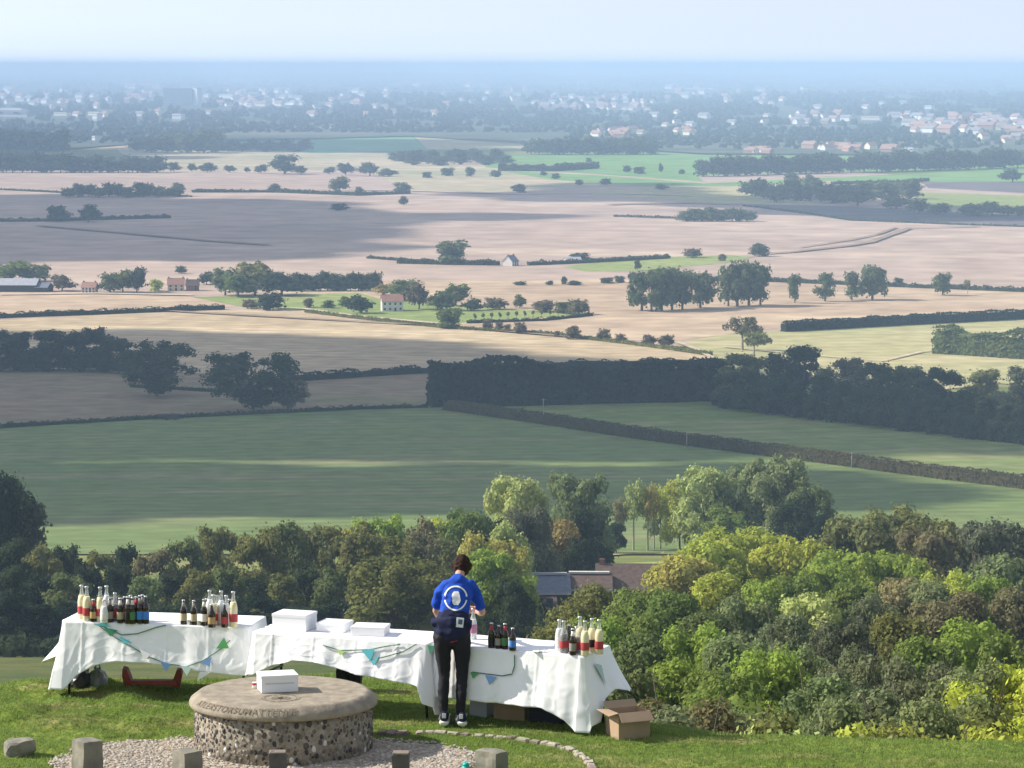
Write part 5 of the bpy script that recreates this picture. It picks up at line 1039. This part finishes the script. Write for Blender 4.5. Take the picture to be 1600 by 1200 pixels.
for a in [(128, 967, 914, 'tall', 'red', 'tall lemonade bottle at the far left of the left table', gA, T1, 'juice'), (136, 970, 916, 'tall', 'red', 'second tall lemonade bottle from the left, in front', gA, T1, 'juice'), (146, 971, 936, 'ale', 'gold', 'short brown bottle with red neck between the tall lemonades', gA, T1, None, 'red'),
          (157, 971, 917, 'tall', 'red', 'third tall lemonade bottle from the left on the left table', gA, T1, 'juice'), (167, 968, 915, 'tall', 'red', 'tall paler bottle at the back, fourth from the left', gA, T1, 'clear'), (163, 973, 937, 'swing', 'white', 'short clear bottle in front of the fourth tall one', gA, T1, 'clear'),
          (172, 972, 934, 'ale', 'grey', 'dark ale bottle right of the four tall lemonades', gA, T1, None, 'grey'), (180, 970, 926, 'swing', 'red', 'taller clear swing-top bottle amid the dark ales', gA, T1, 'cola'), (188, 973, 934, 'ale', 'tan', 'dark ale bottle with tan label left of the central dark ones', gA, T1, None, 'white'),
          (195, 971, 932, 'ale', 'red', 'dark ale bottle with red label amid the left cluster', gA, T1), (200, 974, 932, 'ale', 'black', 'black-labelled ale bottle with pale neck ring', gA, T1, None, 'white'), (207, 974, 933, 'ale', 'green', 'ale bottle with green label and white neck', gA, T1, None, 'white'),
          (213, 972, 932, 'ale', 'black', 'black ale bottle left of the two blue-labelled ones', gA, T1, None, 'red'), (219, 974, 930, 'ale', 'blue', 'left of the two blue-labelled ale bottles', gA, T1, None, 'grey'), (228, 974, 931, 'ale', 'blue', 'right of the two blue-labelled ale bottles', gA, T1),
          (175, 968, 933, 'ale', 'black', 'dark ale bottle at the back left of the first cluster', gA, T1, None, 'white'), (192, 968, 934, 'ale', 'gold', 'gold-labelled dark bottle at the back of the first cluster', gA, T1), (204, 969, 930, 'ale', 'white', 'dark bottle with a white label at the back of the first cluster', gA, T1),
          (223, 970, 929, 'ale', 'black', 'dark bottle behind the two blue-labelled ones', gA, T1, None, 'grey'), (323, 973, 935, 'ale', 'grey', 'grey-labelled dark bottle at the back of the second cluster', gB, T1), (340, 975, 930, 'swing', 'white', 'clear swing-top bottle at the back of the second cluster', gB, T1, 'clear'), (359, 976, 936, 'ale', 'gold', 'gold-labelled dark bottle left of the rightmost lemonade', gB, T1),
          (287, 975, 937, 'ale', 'tan', 'leftmost ale bottle of the second cluster, standing apart', gB, T1, None, 'grey'), (303, 976, 938, 'ale', 'tan', 'second lone ale bottle between the two paper cups', gB, T1, None, 'grey'), (319, 977, 936, 'ale', 'white', 'ale bottle with cream label right of the second cup', gB, T1, None, 'white'),
          (328, 975, 922, 'tall', 'white', 'leftmost tall clear bottle of the second cluster', gB, T1, 'clear'), (334, 977, 929, 'tall', 'red', 'slightly shorter lemonade bottle in the second cluster', gB, T1, 'juice'), (331, 980, 944, 'ale', 'gold', 'squat brown bottle with oval gold label, front of second cluster', gB, T1, None, None, .037),
          (346, 976, 923, 'tall', 'white', 'tall clear bottle in the middle of the second cluster', gB, T1, 'clear'), (354, 977, 930, 'swing', 'white', 'clear swing-top bottle right of the middle tall one', gB, T1, 'clear'), (351, 980, 943, 'ale', 'red', 'slim dark bottle with red label, front of second cluster', gB, T1),
          (365, 980, 924, 'tall', 'red', 'tall lemonade bottle with red label, rightmost on the left table', gB, T1, 'juice'),
          (768, 1012, 973, 'ale', 'black', 'dark beer bottle with red neck, leftmost of four', gC, T3, None, 'red'), (779, 1013, 977, 'ale', 'grey', 'dark beer bottle with grey label, second of four', gC, T3), (789, 1014, 974, 'ale', 'green', 'dark beer bottle with green label, third of four', gC, T3, None, 'red'),
          (801, 1016, 981, 'ale', 'blue', 'dark beer bottle with bright blue label, fourth of four', gC, T3),
          (874, 1017, 968, 'swing', 'white', 'clear swing-top bottle leading the right cluster', gD, T3, 'clear'), (881, 1020, 970, 'tall', 'red', 'cola-filled clear bottle second in the right cluster', gD, T3, 'cola'), (889, 1017, 976, 'ale', 'red', 'short dark bottle behind the colas of the right cluster', gD, T3), (895, 1023, 982, 'ale', 'grey', 'short dark bottle at the front of the right cluster', gD, T3, None, 'white'),
          (901, 1021, 979, 'swing', 'red', 'dark cola bottle with red label in the right cluster', gD, T3, 'cola'), (906, 1018, 963, 'tall', 'red', 'tallest lemonade bottle of the right cluster', gD, T3, 'juice'), (914, 1024, 970, 'tall', 'red', 'front lemonade bottle of the right cluster', gD, T3, 'juice'), (925, 1019, 966, 'tall', 'black', 'tall lemonade bottle second from the right end', gD, T3, 'juice'),
          (936, 1022, 968, 'tall', 'red', 'rightmost tall lemonade bottle of the right cluster', gD, T3, 'juice')]: bottle(*a)
for px, py, lab in ((295, 976, 'small white paper cup left of the second lone ale bottle'), (311, 977, 'small white paper cup right of the second lone ale bottle')):
    p = onz(px, py, T1.z+.007); c = MB().lathe([(.014, 0), (.02, .042), (.0215, .043), (.018, .040), (.013, .004)], 16).build('paper_cup', LAB['white'], None, p); tag(c, lab, 'cup')
# boxes
CARD = mat('corrugated_card', (.40, .285, .19), .85, noise=((.35, .25, .165), 5, .05)); CARDD = mat('card_inside', (.28, .17, .12), .9); WBOX = mat('white_card', (.84, .84, .86), .6); BLK = mat('black_plastic', (.008, .008, .01), .5); GREYC = mat('grey_plastic', (.42, .45, .50), .4); REDW = mat('red_painted_wood', (.24, .045, .03), .7, noise=((.30, .08, .05), 12, .3))
def cbox(name, px, base, wpx, hpx, dep, rz, z, label, m=WBOX, cat='box', lid=True, flaps=False):
    p = onz(px, base, z); D = p.y; w, h = wpx*D/F_PX, hpx*D/F_PX; o = empty(name, p+Vector((0, dep/2, 0)), rz); tag(o, label, cat)
    MB().box((0, 0, h/2), (w, dep, h), bevel=.004).build('body', m, o)
    if lid: MB().box((0, 0, h-.012), (w+.008, dep+.008, .028), bevel=.003).build('lid', m, o)
    return o
b_ = cbox('cake_box', 459, 986, 58, 26, .28, T2.rz, T2.z+.008, 'tallest white cake box at the left of the middle table')
b_ = cbox('cake_box', 522, 988, 46, 14, .26, T2.rz, T2.z+.008, 'low white cake box in the middle of three'); b_ = cbox('cake_box', 578, 994, 54, 14, .26, T2.rz+.15, T2.z+.008, 'low white cake box at the right of three')
b_ = cbox('white_box', 432, 1082, 59, 27, .26, R(14), TZ+TH+.003, 'white cardboard box standing on top of the toposcope'); 
MB().box((0, -.1345, .085), (.27, .003, .006)).build('lid_slot', mat('slot_shadow', (.5, .5, .56), .8), b_)
p = onz(398, 1075, TZ+TH); c = MB().lathe([(.022, 0), (.024, .002), (.024, .05), (.02, .056)], 14).build('can', LAB['white'], None); c.name = 'body'
o = empty('drink_can', p); c.parent = o; tag(o, 'small red and white can beside the box on the toposcope', 'can'); MB().lathe([(.0245, .028), (.025, .029), (.025, .05), (.0245, .051)], 14).build('band', LAB['red'], o); o.rotation_euler.x = 0
zg = lambda px, py: ground(onz(px, py, LEDGE).x, onz(px, py, LEDGE).y)
cbox('storage_box', 757, 1121, 30, 32, .3, T3.rz, zg(757, 1121), 'pale grey box under the right table beside the right foot', GREYC); cbox('carton', 806, 1126, 54, 34, .32, T3.rz, zg(806, 1126), 'brown carton under the middle of the right table', CARD, lid=False)
cbox('crate', 862, 1130, 56, 34, .32, T3.rz, zg(862, 1130), 'dark blue-black crate under the right table', mat('navy_plastic', (.015, .018, .04), .5)); cbox('crate', 915, 1134, 38, 46, .3, T3.rz, zg(905, 1136), 'black crate under the right end of the right table', BLK)
p = onz(545, 1084, LEDGE); b = bmesh.new(); bmesh.ops.create_cube(b, size=1); bmesh.ops.subdivide_edges(b, edges=b.edges, cuts=4, use_grid_fill=True)
for v in b.verts: v.co = Vector((v.co.x*.24*(1-.1*abs(v.co.z)), v.co.y*.2, (v.co.z+.5)*.38))+noise.noise_vector(v.co*3)*.03
me = bpy.data.meshes.new('bin_bag'); b.to_mesh(me); b.free(); me.materials.append(BLK); md = obj('bin_bag', me, None, Vector((p.x, p.y+.1, ground(p.x, p.y+.1)))); tag(md, 'black bag standing beneath the middle table', 'bag')
MB().tube([(-.05, 0, .36), (-.02, 0, .43), (.04, 0, .42), (.06, 0, .36)], .008, 6).build('handle', BLK, md)
# bags under the left table
for i, (px, base, w, h, m_, lab) in enumerate([(122, 1078, 34, 38, mat('dark_grey_bag', (.06, .06, .07), .4), 'dark grey plastic bag under the left table'), (150, 1076, 28, 38, mat('clear_bag', (.30, .31, .34), .3), 'translucent grey bag of bottles under the left table')]):
    p = onz(px, base, LEDGE); D = p.y; b = bmesh.new(); bmesh.ops.create_icosphere(b, subdivisions=3, radius=.5)
    for v in b.verts:
        v.co.z = max(-.36, v.co.z)+.36; s_ = 1-.35*max(0, v.co.z-.45); v.co = Vector((v.co.x*w*D/F_PX*1.15*s_, v.co.y*.3*s_, v.co.z*h*D/F_PX*1.15))+noise.noise_vector(v.co*7+Vector((i*5, 0, 0)))*.022
    for f in b.faces: f.smooth = False
    me = bpy.data.meshes.new('bag'); b.to_mesh(me); b.free(); me.materials.append(m_); o = obj('bag', me, None, Vector((p.x, p.y+.12, ground(p.x, p.y+.12)))); tag(o, lab, 'bag')
    MB().tube([(-.03, 0, h*D/F_PX*.93), (-.01, 0, h*D/F_PX*1.1), (.02, 0, h*D/F_PX*1.12), (.03, 0, h*D/F_PX*.93)], .008, 5).build('handle', m_, o)
# red trug
p = onz(237, 1080, LEDGE); D = p.y; s = D/F_PX; o = empty('wooden_tray', Vector((p.x, p.y+.1, ground(p.x, p.y+.1)+.02)), R(2)); tag(o, 'red wooden carrying tray with raised end posts under the left table', 'tray')
MB().box((0, 0, .03), (88*s, .2, .035), bevel=.005).build('base_board', REDW, o)
MB().box((0, -.11, .045), (78*s, .018, .05), bevel=.003).build('front_slat', REDW, o)
for sx in (-1, 1):
    m = MB(); x0 = sx*44*s; m.prism([(x0, -.1, .0), (x0-sx*.09, -.1, .0), (x0-sx*.065, -.1, .08), (x0-sx*.03, -.1, .17), (x0+sx*.015, -.1, .185), (x0+sx*.02, -.1, .12)], (0, .2, 0)); m.build('end_board', REDW, o)
# open carton at the right
p = onz(968, 1156, LEDGE); D = p.y; o = empty('open_carton', Vector((onz(982, 1156, LEDGE).x, p.y+.16, zg(975, 1152)-.005)), R(24)); tag(o, 'open brown carton with flaps spread on the grass right of the tables', 'carton')
W_, D_, H_ = .325, .27, .255; t_ = .006
MB().box((0, -D_/2, H_/2), (W_, t_, H_)).build('front_panel', CARD, o); MB().box((0, D_/2, H_/2), (W_, t_, H_)).build('back_panel', CARD, o); MB().box((0, 0, .006), (W_-.012, D_-.012, t_)).build('bottom', CARDD, o)
for sx in (-1, 1): MB().box((sx*(W_/2-.003), 0, H_/2), (t_, D_-t_, H_)).build('side_panel', CARD, o)
for nm, pts_, d_ in (('front', [(-W_/2, -D_/2, H_), (W_/2, -D_/2, H_), (W_/2+.01, -D_/2-.08, H_-.075), (-W_/2-.005, -D_/2-.08, H_-.075)], (0, 0, .005)), ('left', [(-W_/2, -D_/2, H_), (-W_/2, D_/2, H_), (-W_/2-.10, D_/2, H_+.0), (-W_/2-.10, -D_/2, H_-.02)], (0, 0, .005)),
                     ('right', [(W_/2, -D_/2, H_), (W_/2, D_/2, H_), (W_/2+.06, D_/2, H_-.08), (W_/2+.06, -D_/2, H_-.08)], (.005, 0, 0)), ('back', [(-W_/2, D_/2, H_), (W_/2, D_/2, H_), (W_/2, D_/2+.06, H_+.06), (-W_/2, D_/2+.06, H_+.06)], (0, -.005, 0))):
    MB().prism([Vector(q) for q in pts_], d_).build('flap', CARD, o)
# crumpled paper on the right table, teal bottle at the bottom edge
p = onz(845, 1018, T3.z+.008); b = bmesh.new(); bmesh.ops.create_grid(b, x_segments=10, y_segments=8, size=1)
for v in b.verts: v.co = Vector((v.co.x*.075, v.co.y*.05, .012+.012*noise.noise(v.co*2.7)-.01*v.co.length**2*.5))
me = bpy.data.meshes.new('napkin'); b.to_mesh(me); b.free(); me.materials.append(LAB['white']); o = obj('napkin', me, None, p); tag(o, 'crumpled white napkin in the middle of the right table', 'napkin'); o.modifiers.new('thickness', 'SOLIDIFY').thickness = .003
TEAL = mat('teal_plastic', (.02, .42, .38), .4); q = at(728, 1191, 28.2); zb_ = ground(q.x, 28.2); h = q.z-zb_; o = empty('water_bottle', (q.x, 28.2, zb_)); tag(o, 'teal drinking bottle whose tip shows at the bottom edge', 'bottle')
MB().lathe([(.035, 0), (.037, .01), (.037, h*.7), (.03, h*.82)], 18).build('body', TEAL, o); MB().lathe([(.031, h*.82), (.031, h*.9), (.024, h*.97), (.012, h)], 18).build('lid', TEAL, o)
# ---------------------------------------------------------------- the person
def blob(name, chains, vox, m, parent, smooth_it=3, disp=None):
    """one continuous surface grown round chains of balls: chain = [(x, y, z, rx, ry), ...]"""
    b = bmesh.new()
    for ch in chains:
        for a, c in zip(ch, ch[1:]):
            l = (Vector(a[:3])-Vector(c[:3])).length; n = max(2, int(l/(min(a[3], c[3])*.35)))
            for i in range(n+1):
                t = i/n; q = [a[k]+(c[k]-a[k])*t for k in range(5)]
                M = Matrix.Translation(q[:3]) @ Matrix.Diagonal((q[3], q[4], (q[3]+q[4])/2, 1)); bmesh.ops.create_icosphere(b, subdivisions=2, radius=1, matrix=M)
    me = bpy.data.meshes.new(name); b.to_mesh(me); b.free(); o = bpy.data.objects.new('tmp', me); S.collection.objects.link(o)
    r = o.modifiers.new('r', 'REMESH'); r.mode = 'VOXEL'; r.voxel_size = vox; sm = o.modifiers.new('s', 'SMOOTH'); sm.factor = .5; sm.iterations = smooth_it
    dg = bpy.context.evaluated_depsgraph_get(); dg.update(); m2 = bpy.data.meshes.new_from_object(o.evaluated_get(dg)); bpy.data.objects.remove(o)
    if disp:
        for v in m2.vertices: v.co += Vector(disp(v.co))
    m2.polygons.foreach_set('use_smooth', [True]*len(m2.polygons)); m2.materials.clear(); m2.materials.append(m); m2.name = name
    return obj(name, m2, parent)
SKIN = mat('skin', (.52, .30, .22), .55, spec=.3); HAIR = mat('dark_brown_hair', (.018, .009, .007), .75, spec=.15, noise=((.040, .019, .012), 40, .6)); BLUE = mat('royal_blue_cotton', (.012, .070, .44), .9, noise=((.010, .058, .38), 6, .1))
NAVY = mat('navy_fleece', (.012, .016, .045), .95, noise=((.018, .022, .06), 9, .3)); BLACK = mat('black_leggings', (.012, .011, .015), .8, noise=((.018, .017, .022), 7, .1)); WHT = mat('white_print', (.8, .8, .8), .8); SOLE = mat('white_sole', (.75, .74, .72), .7)
pp = onz(711, 1133, LEDGE); zp = ground(pp.x, pp.y)+.03; pe = empty('person', (pp.x, pp.y, zp)); tag(pe, 'person seen from behind in blue T-shirt and black leggings at the right table', 'person')
sc_ = 1.0
fing = []
for j, (dx, ln) in enumerate(((-.026, .058), (-.009, .068), (.009, .064), (.025, .05))):   # right hand closes on the bottle
    bx, by, bz = .205, .44, 1.0
    fing.append([(bx-.005*j, by+.03, bz+.03-.019*j, .0088, .0088), (bx-.02, by+.065, bz+.032-.019*j, .0085, .0085), (bx-.055, by+.072, bz+.03-.019*j, .008, .008), (bx-.075, by+.05, bz+.028-.019*j, .0075, .0075)])
fing.append([(bx-.005, by, bz+.02, .012, .012), (bx-.035, by-.005, bz+.035, .0105, .0105), (bx-.06, by+.008, bz+.045, .009, .009)])
for j in range(4):                                                                        # left hand rests on the table edge, fingers spread
    lx, ly, lz = -.05, .47, .79; a = -.45+.3*j
    fing.append([(lx+.018*(j-1.5), ly, lz+.012, .0095, .0095), (lx+.018*(j-1.5)+math.sin(a)*.035, ly+.035, lz+.012, .0085, .0085), (lx+.018*(j-1.5)+math.sin(a)*.06, ly+.06+.006*(j in (1, 2)), lz-.002, .0078, .0078)])
fing.append([(lx+.03, ly-.035, lz+.005, .011, .011), (lx+.06, ly-.015, lz, .009, .009), (lx+.075, ly+.01, lz-.006, .008, .008)])
body = blob('body', [
    [(-.03, 0, .90, .15, .10), (-.01, .04, 1.04, .125, .09), (.02, .10, 1.18, .135, .095), (.03, .15, 1.29, .12, .075)],                # trunk
    [(.03, .16, 1.30, .07, .06), (.04, .22, 1.375, .048, .05), (.055, .28, 1.42, .05, .052)], [(.062, .33, 1.455, .072, .085), (.062, .335, 1.44, .074, .088), (.062, .37, 1.41, .055, .058)], [(.062, .42, 1.43, .012, .014), (.062, .428, 1.415, .012, .013)],
    [(-.016, .33, 1.45, .012, .018), (-.016, .33, 1.44, .012, .018)], [(.14, .33, 1.45, .012, .018), (.14, .33, 1.44, .012, .018)],
    [(-.07, .155, 1.285, .038, .038), (-.13, .17, 1.22, .036, .036), (-.168, .19, 1.13, .036, .036), (-.185, .23, 1.04, .034, .034), (-.13, .36, .90, .028, .028), (-.07, .43, .81, .022, .022), (-.05, .465, .80, .036, .018)],
    [(.12, .155, 1.29, .042, .042), (.19, .168, 1.21, .038, .038), (.235, .182, 1.11, .036, .036), (.256, .21, 1.03, .035, .035), (.24, .33, 1.0, .030, .030), (.215, .41, .995, .022, .024), (.205, .445, 1.0, .022, .036)],
    [(-.10, 0, .86, .095, .1), (-.11, .02, .68, .075, .08), (-.10, .03, .46, .052, .055), (-.11, .0, .30, .05, .055), (-.11, -.01, .09, .034, .038), (-.10, .06, .04, .035, .04)],
    [(.05, -.01, .86, .095, .1), (.07, .01, .68, .075, .08), (.066, .01, .46, .052, .055), (.06, -.02, .30, .05, .055), (.052, -.04, .09, .034, .038), (.06, .03, .04, .035, .04)]]+fing, .0062, SKIN, pe, 2)
fold = lambda k, s: (lambda c: (noise.noise_vector(Vector((c.x*k, c.y*k, c.z*k*1.4)))*s))
shirt = blob('t_shirt', [[(-.015, .03, 1.0, .152, .112), (.0, .06, 1.10, .146, .108), (.02, .11, 1.20, .150, .108), (.03, .145, 1.28, .135, .085), (.032, .165, 1.335, .085, .065)],
    [(-.07, .15, 1.295, .07, .066), (-.135, .17, 1.23, .062, .060), (-.175, .19, 1.11, .055, .058)], [(.14, .15, 1.30, .062, .058), (.195, .165, 1.22, .058, .058), (.235, .18, 1.10, .056, .058)]], .009, BLUE, pe, 2, fold(13, .013))
for v in shirt.data.vertices:                                   # straight hems at the sleeves
    pass
jk = blob('tied_jacket', [[(-.03, -.006, .885, .180, .136), (-.03, -.002, .90, .183, .136), (-.02, .01, .94, .172, .126), (-.015, .015, .985, .165, .122)], [(-.20, .0, .965, .03, .06), (-.03, -.10, .975, .09, .026), (.14, .0, .95, .03, .06)]], .009, NAVY, pe, 2, fold(12, .014))
lg = blob('leggings', [[(-.03, -.005, .88, .165, .115), (-.03, 0, .93, .15, .105)], [(-.11, -.01, .83, .102, .108), (-.115, .015, .68, .082, .088), (-.10, .028, .46, .058, .062), (-.11, -.003, .30, .056, .062), (-.11, -.012, .10, .042, .046)],
    [(.055, -.02, .83, .102, .108), (.07, .005, .68, .082, .088), (.066, .008, .46, .058, .062), (.06, -.023, .30, .056, .062), (.052, -.042, .10, .042, .046)], [(-.10, -.035, .85, .07, .07), (-.11, -.035, .79, .07, .065)], [(.045, -.04, .85, .07, .07), (.055, -.04, .79, .07, .065)], [(-.09, -.06, .80, .055, .05), (.04, -.06, .80, .055, .05)]], .009, BLACK, pe, 2, fold(14, .007))
hr = blob('hair', [[(.062, .312, 1.475, .086, .092), (.062, .295, 1.455, .090, .082), (.062, .28, 1.43, .078, .058), (.062, .262, 1.402, .052, .04)], [(.062, .35, 1.495, .076, .072), (.062, .32, 1.497, .078, .076)], [(-.018, .31, 1.47, .022, .04), (-.018, .32, 1.44, .016, .024)], [(.142, .31, 1.47, .022, .04), (.142, .32, 1.44, .016, .024)]], .008, HAIR, pe, 1, fold(24, .010))
for sx in (-.018, .042): e_ = MB().lathe([(.001, -.012), (.009, -.007), (.012, 0), (.009, .007), (.001, .012)], 10).build('eye', SOLE, pe, (.05+sx, .405, 1.46))
for sx, x, y, rz in ((-1, -.10, -.005, -.05), (1, .062, -.035, .15)):
    M = Matrix.Rotation(rz, 4, 'Z'); T_ = lambda p_: tuple(M @ Vector(p_[:3])+Vector((x, y, 0)))+tuple(p_[3:])
    sh = blob('shoe', [[T_((0, -.055, .062, .043, .048)), T_((0, .02, .055, .042, .05)), T_((0, .12, .04, .042, .045)), T_((0, .17, .036, .036, .035))], [T_((0, -.05, .085, .036, .036)), T_((0, -.03, .09, .038, .04))]], .008, NAVY, pe, 2)
    blob('sole', [[T_((0, -.07, .020, .050, .034)), T_((0, .03, .018, .051, .052)), T_((0, .14, .014, .046, .05)), T_((0, .18, .016, .038, .035))]], .008, SOLE, sh, 1, lambda c: Vector((0, 0, -c.z*.45 if c.z > .03 else 0)))
    for k in range(3): m = MB().box((0, 0, 0), (.02, .006, .05), rx=.3, bevel=.002).build('stripe', SOLE, sh); m.location = M @ Vector((-.044+.0 if k < 1 else .044, -.03+.03*k, .062))+Vector((x, y, 0)); m.rotation_euler.z = math.pi/2+rz
    MB().box((x-.002, y-.098, .085), (.034, .008, .045), bevel=.003).build('heel_tab', SOLE, sh)
def project(parts, target, name, m, lift=.004):
    """flat printed pattern laid on a garment's back; parts: polygons in (x, z)"""
    dg = bpy.context.evaluated_depsgraph_get(); bv = BVHTree.FromPolygons([v.co for v in target.data.vertices], [p_.vertices[:] for p_ in target.data.polygons]); b = bmesh.new()
    for poly in parts: b.faces.new([b.verts.new((q[0], -1, q[1])) for q in poly])
    for v in b.verts:
        h_ = bv.ray_cast(v.co, Vector((0, 1, 0)))
        if h_[0] is not None: v.co = h_[0]-Vector((0, lift, 0))
    me = bpy.data.meshes.new(name); b.to_mesh(me); b.free(); me.materials.append(m); return obj(name, me, target)
cx_, cz_ = .008, 1.20; ringp = []
for q in range(64):
    if q in (31, 32, 33, 62, 63, 0): continue
    a0, a1 = q*2*math.pi/64, (q+1)*2*math.pi/64; f = lambda r, a: (cx_+r*math.cos(a), cz_+r*1.0*math.sin(a)); ringp.append([f(.098, a0), f(.098, a1), f(.112, a1), f(.112, a0)])
project(ringp, shirt, 'ring_print', WHT)
rings = []; prev = None
for i in range(9):
    z = cz_-.062+.0155*i; wl, wr = [(.018, .02), (.032, .03), (.036, .040), (.034, .043), (.037, .040), (.040, .036), (.040, .034), (.034, .030), (.02, .02)][i]; cur = (cx_+.004-wl, cx_+.004+wr, z)
    if prev:
        for k in range(4):
            a, c = k/4, (k+1)/4; rings.append([(prev[0]+(prev[1]-prev[0])*a, prev[2]), (prev[0]+(prev[1]-prev[0])*c, prev[2]), (cur[0]+(cur[1]-cur[0])*c, cur[2]), (cur[0]+(cur[1]-cur[0])*a, cur[2])])
    prev = cur
project(rings, shirt, 'badge_print', WHT)
card = MB().box((0, 0, 0), (.07, .006, .092), rz=.0, bevel=.003).build('pass_card', WHT, pe); 
bv = BVHTree.FromPolygons([v.co for v in jk.data.vertices], [p_.vertices[:] for p_ in jk.data.polygons]); h_ = bv.ray_cast(Vector((.05, -1, .985)), Vector((0, 1, 0)))[0] or Vector((.055, -.13, 1.0)); card.location = h_-Vector((0, .012, 0)); card.rotation_euler = (-.15, .12, 0)
MB().box((.004, -.005, .006), (.04, .004, .045)).build('photo', mat('pass_photo', (.08, .12, .2), .4), card)
bvl = BVHTree.FromPolygons([v.co for v in lg.data.vertices], [p_.vertices[:] for p_ in lg.data.polygons]); h_ = bvl.ray_cast(Vector((-.005, -1, .80)), Vector((0, 1, 0)))[0] or Vector((0, -.13, .8))
m = MB(); m.prism([(.032*math.cos(a*math.pi/8)*1.1, 0, .022*math.sin(a*math.pi/8)) for a in range(9)], (0, .008, 0)); tg = m.build('red_tag', mat('red_cloth', (.6, .02, .03), .8), pe); tg.location = h_-Vector((0, .01, 0)); tg.rotation_euler.y = -.3
# held bottle: stands on the table in the right hand
hb = pe.location+Vector((.168, .475, 0)); hb.z = T3.z+.008; o = empty('bottle', hb); tag(o, 'tall bottle with a pinkish label held in the right hand of the person', 'bottle')
R_ = .037; h = .30; MB().lathe([(max(.001, a)*R_, z*h) for a, z in PR['tall']], 18).build('glass', GL, o); MB().lathe([(.001, .004), (R_*.9, .004), (R_*.93, .02), (R_*.93, h*.5), (R_*.6, h*.64)], 16).build('drink', CLEARL, o)
MB().lathe([(R_*1.015, .2*h), (R_*1.02, .2*h+.002), (R_*1.02, .48*h), (R_*1.015, .48*h+.001)], 18).build('label', mat('pink_label', (.45, .2, .3), .6), o); MB().lathe([(R_*.43, h*.95), (R_*.47, h*.955), (R_*.47, h*.995), (R_*.38, h)], 12).build('cap', CAP, o)
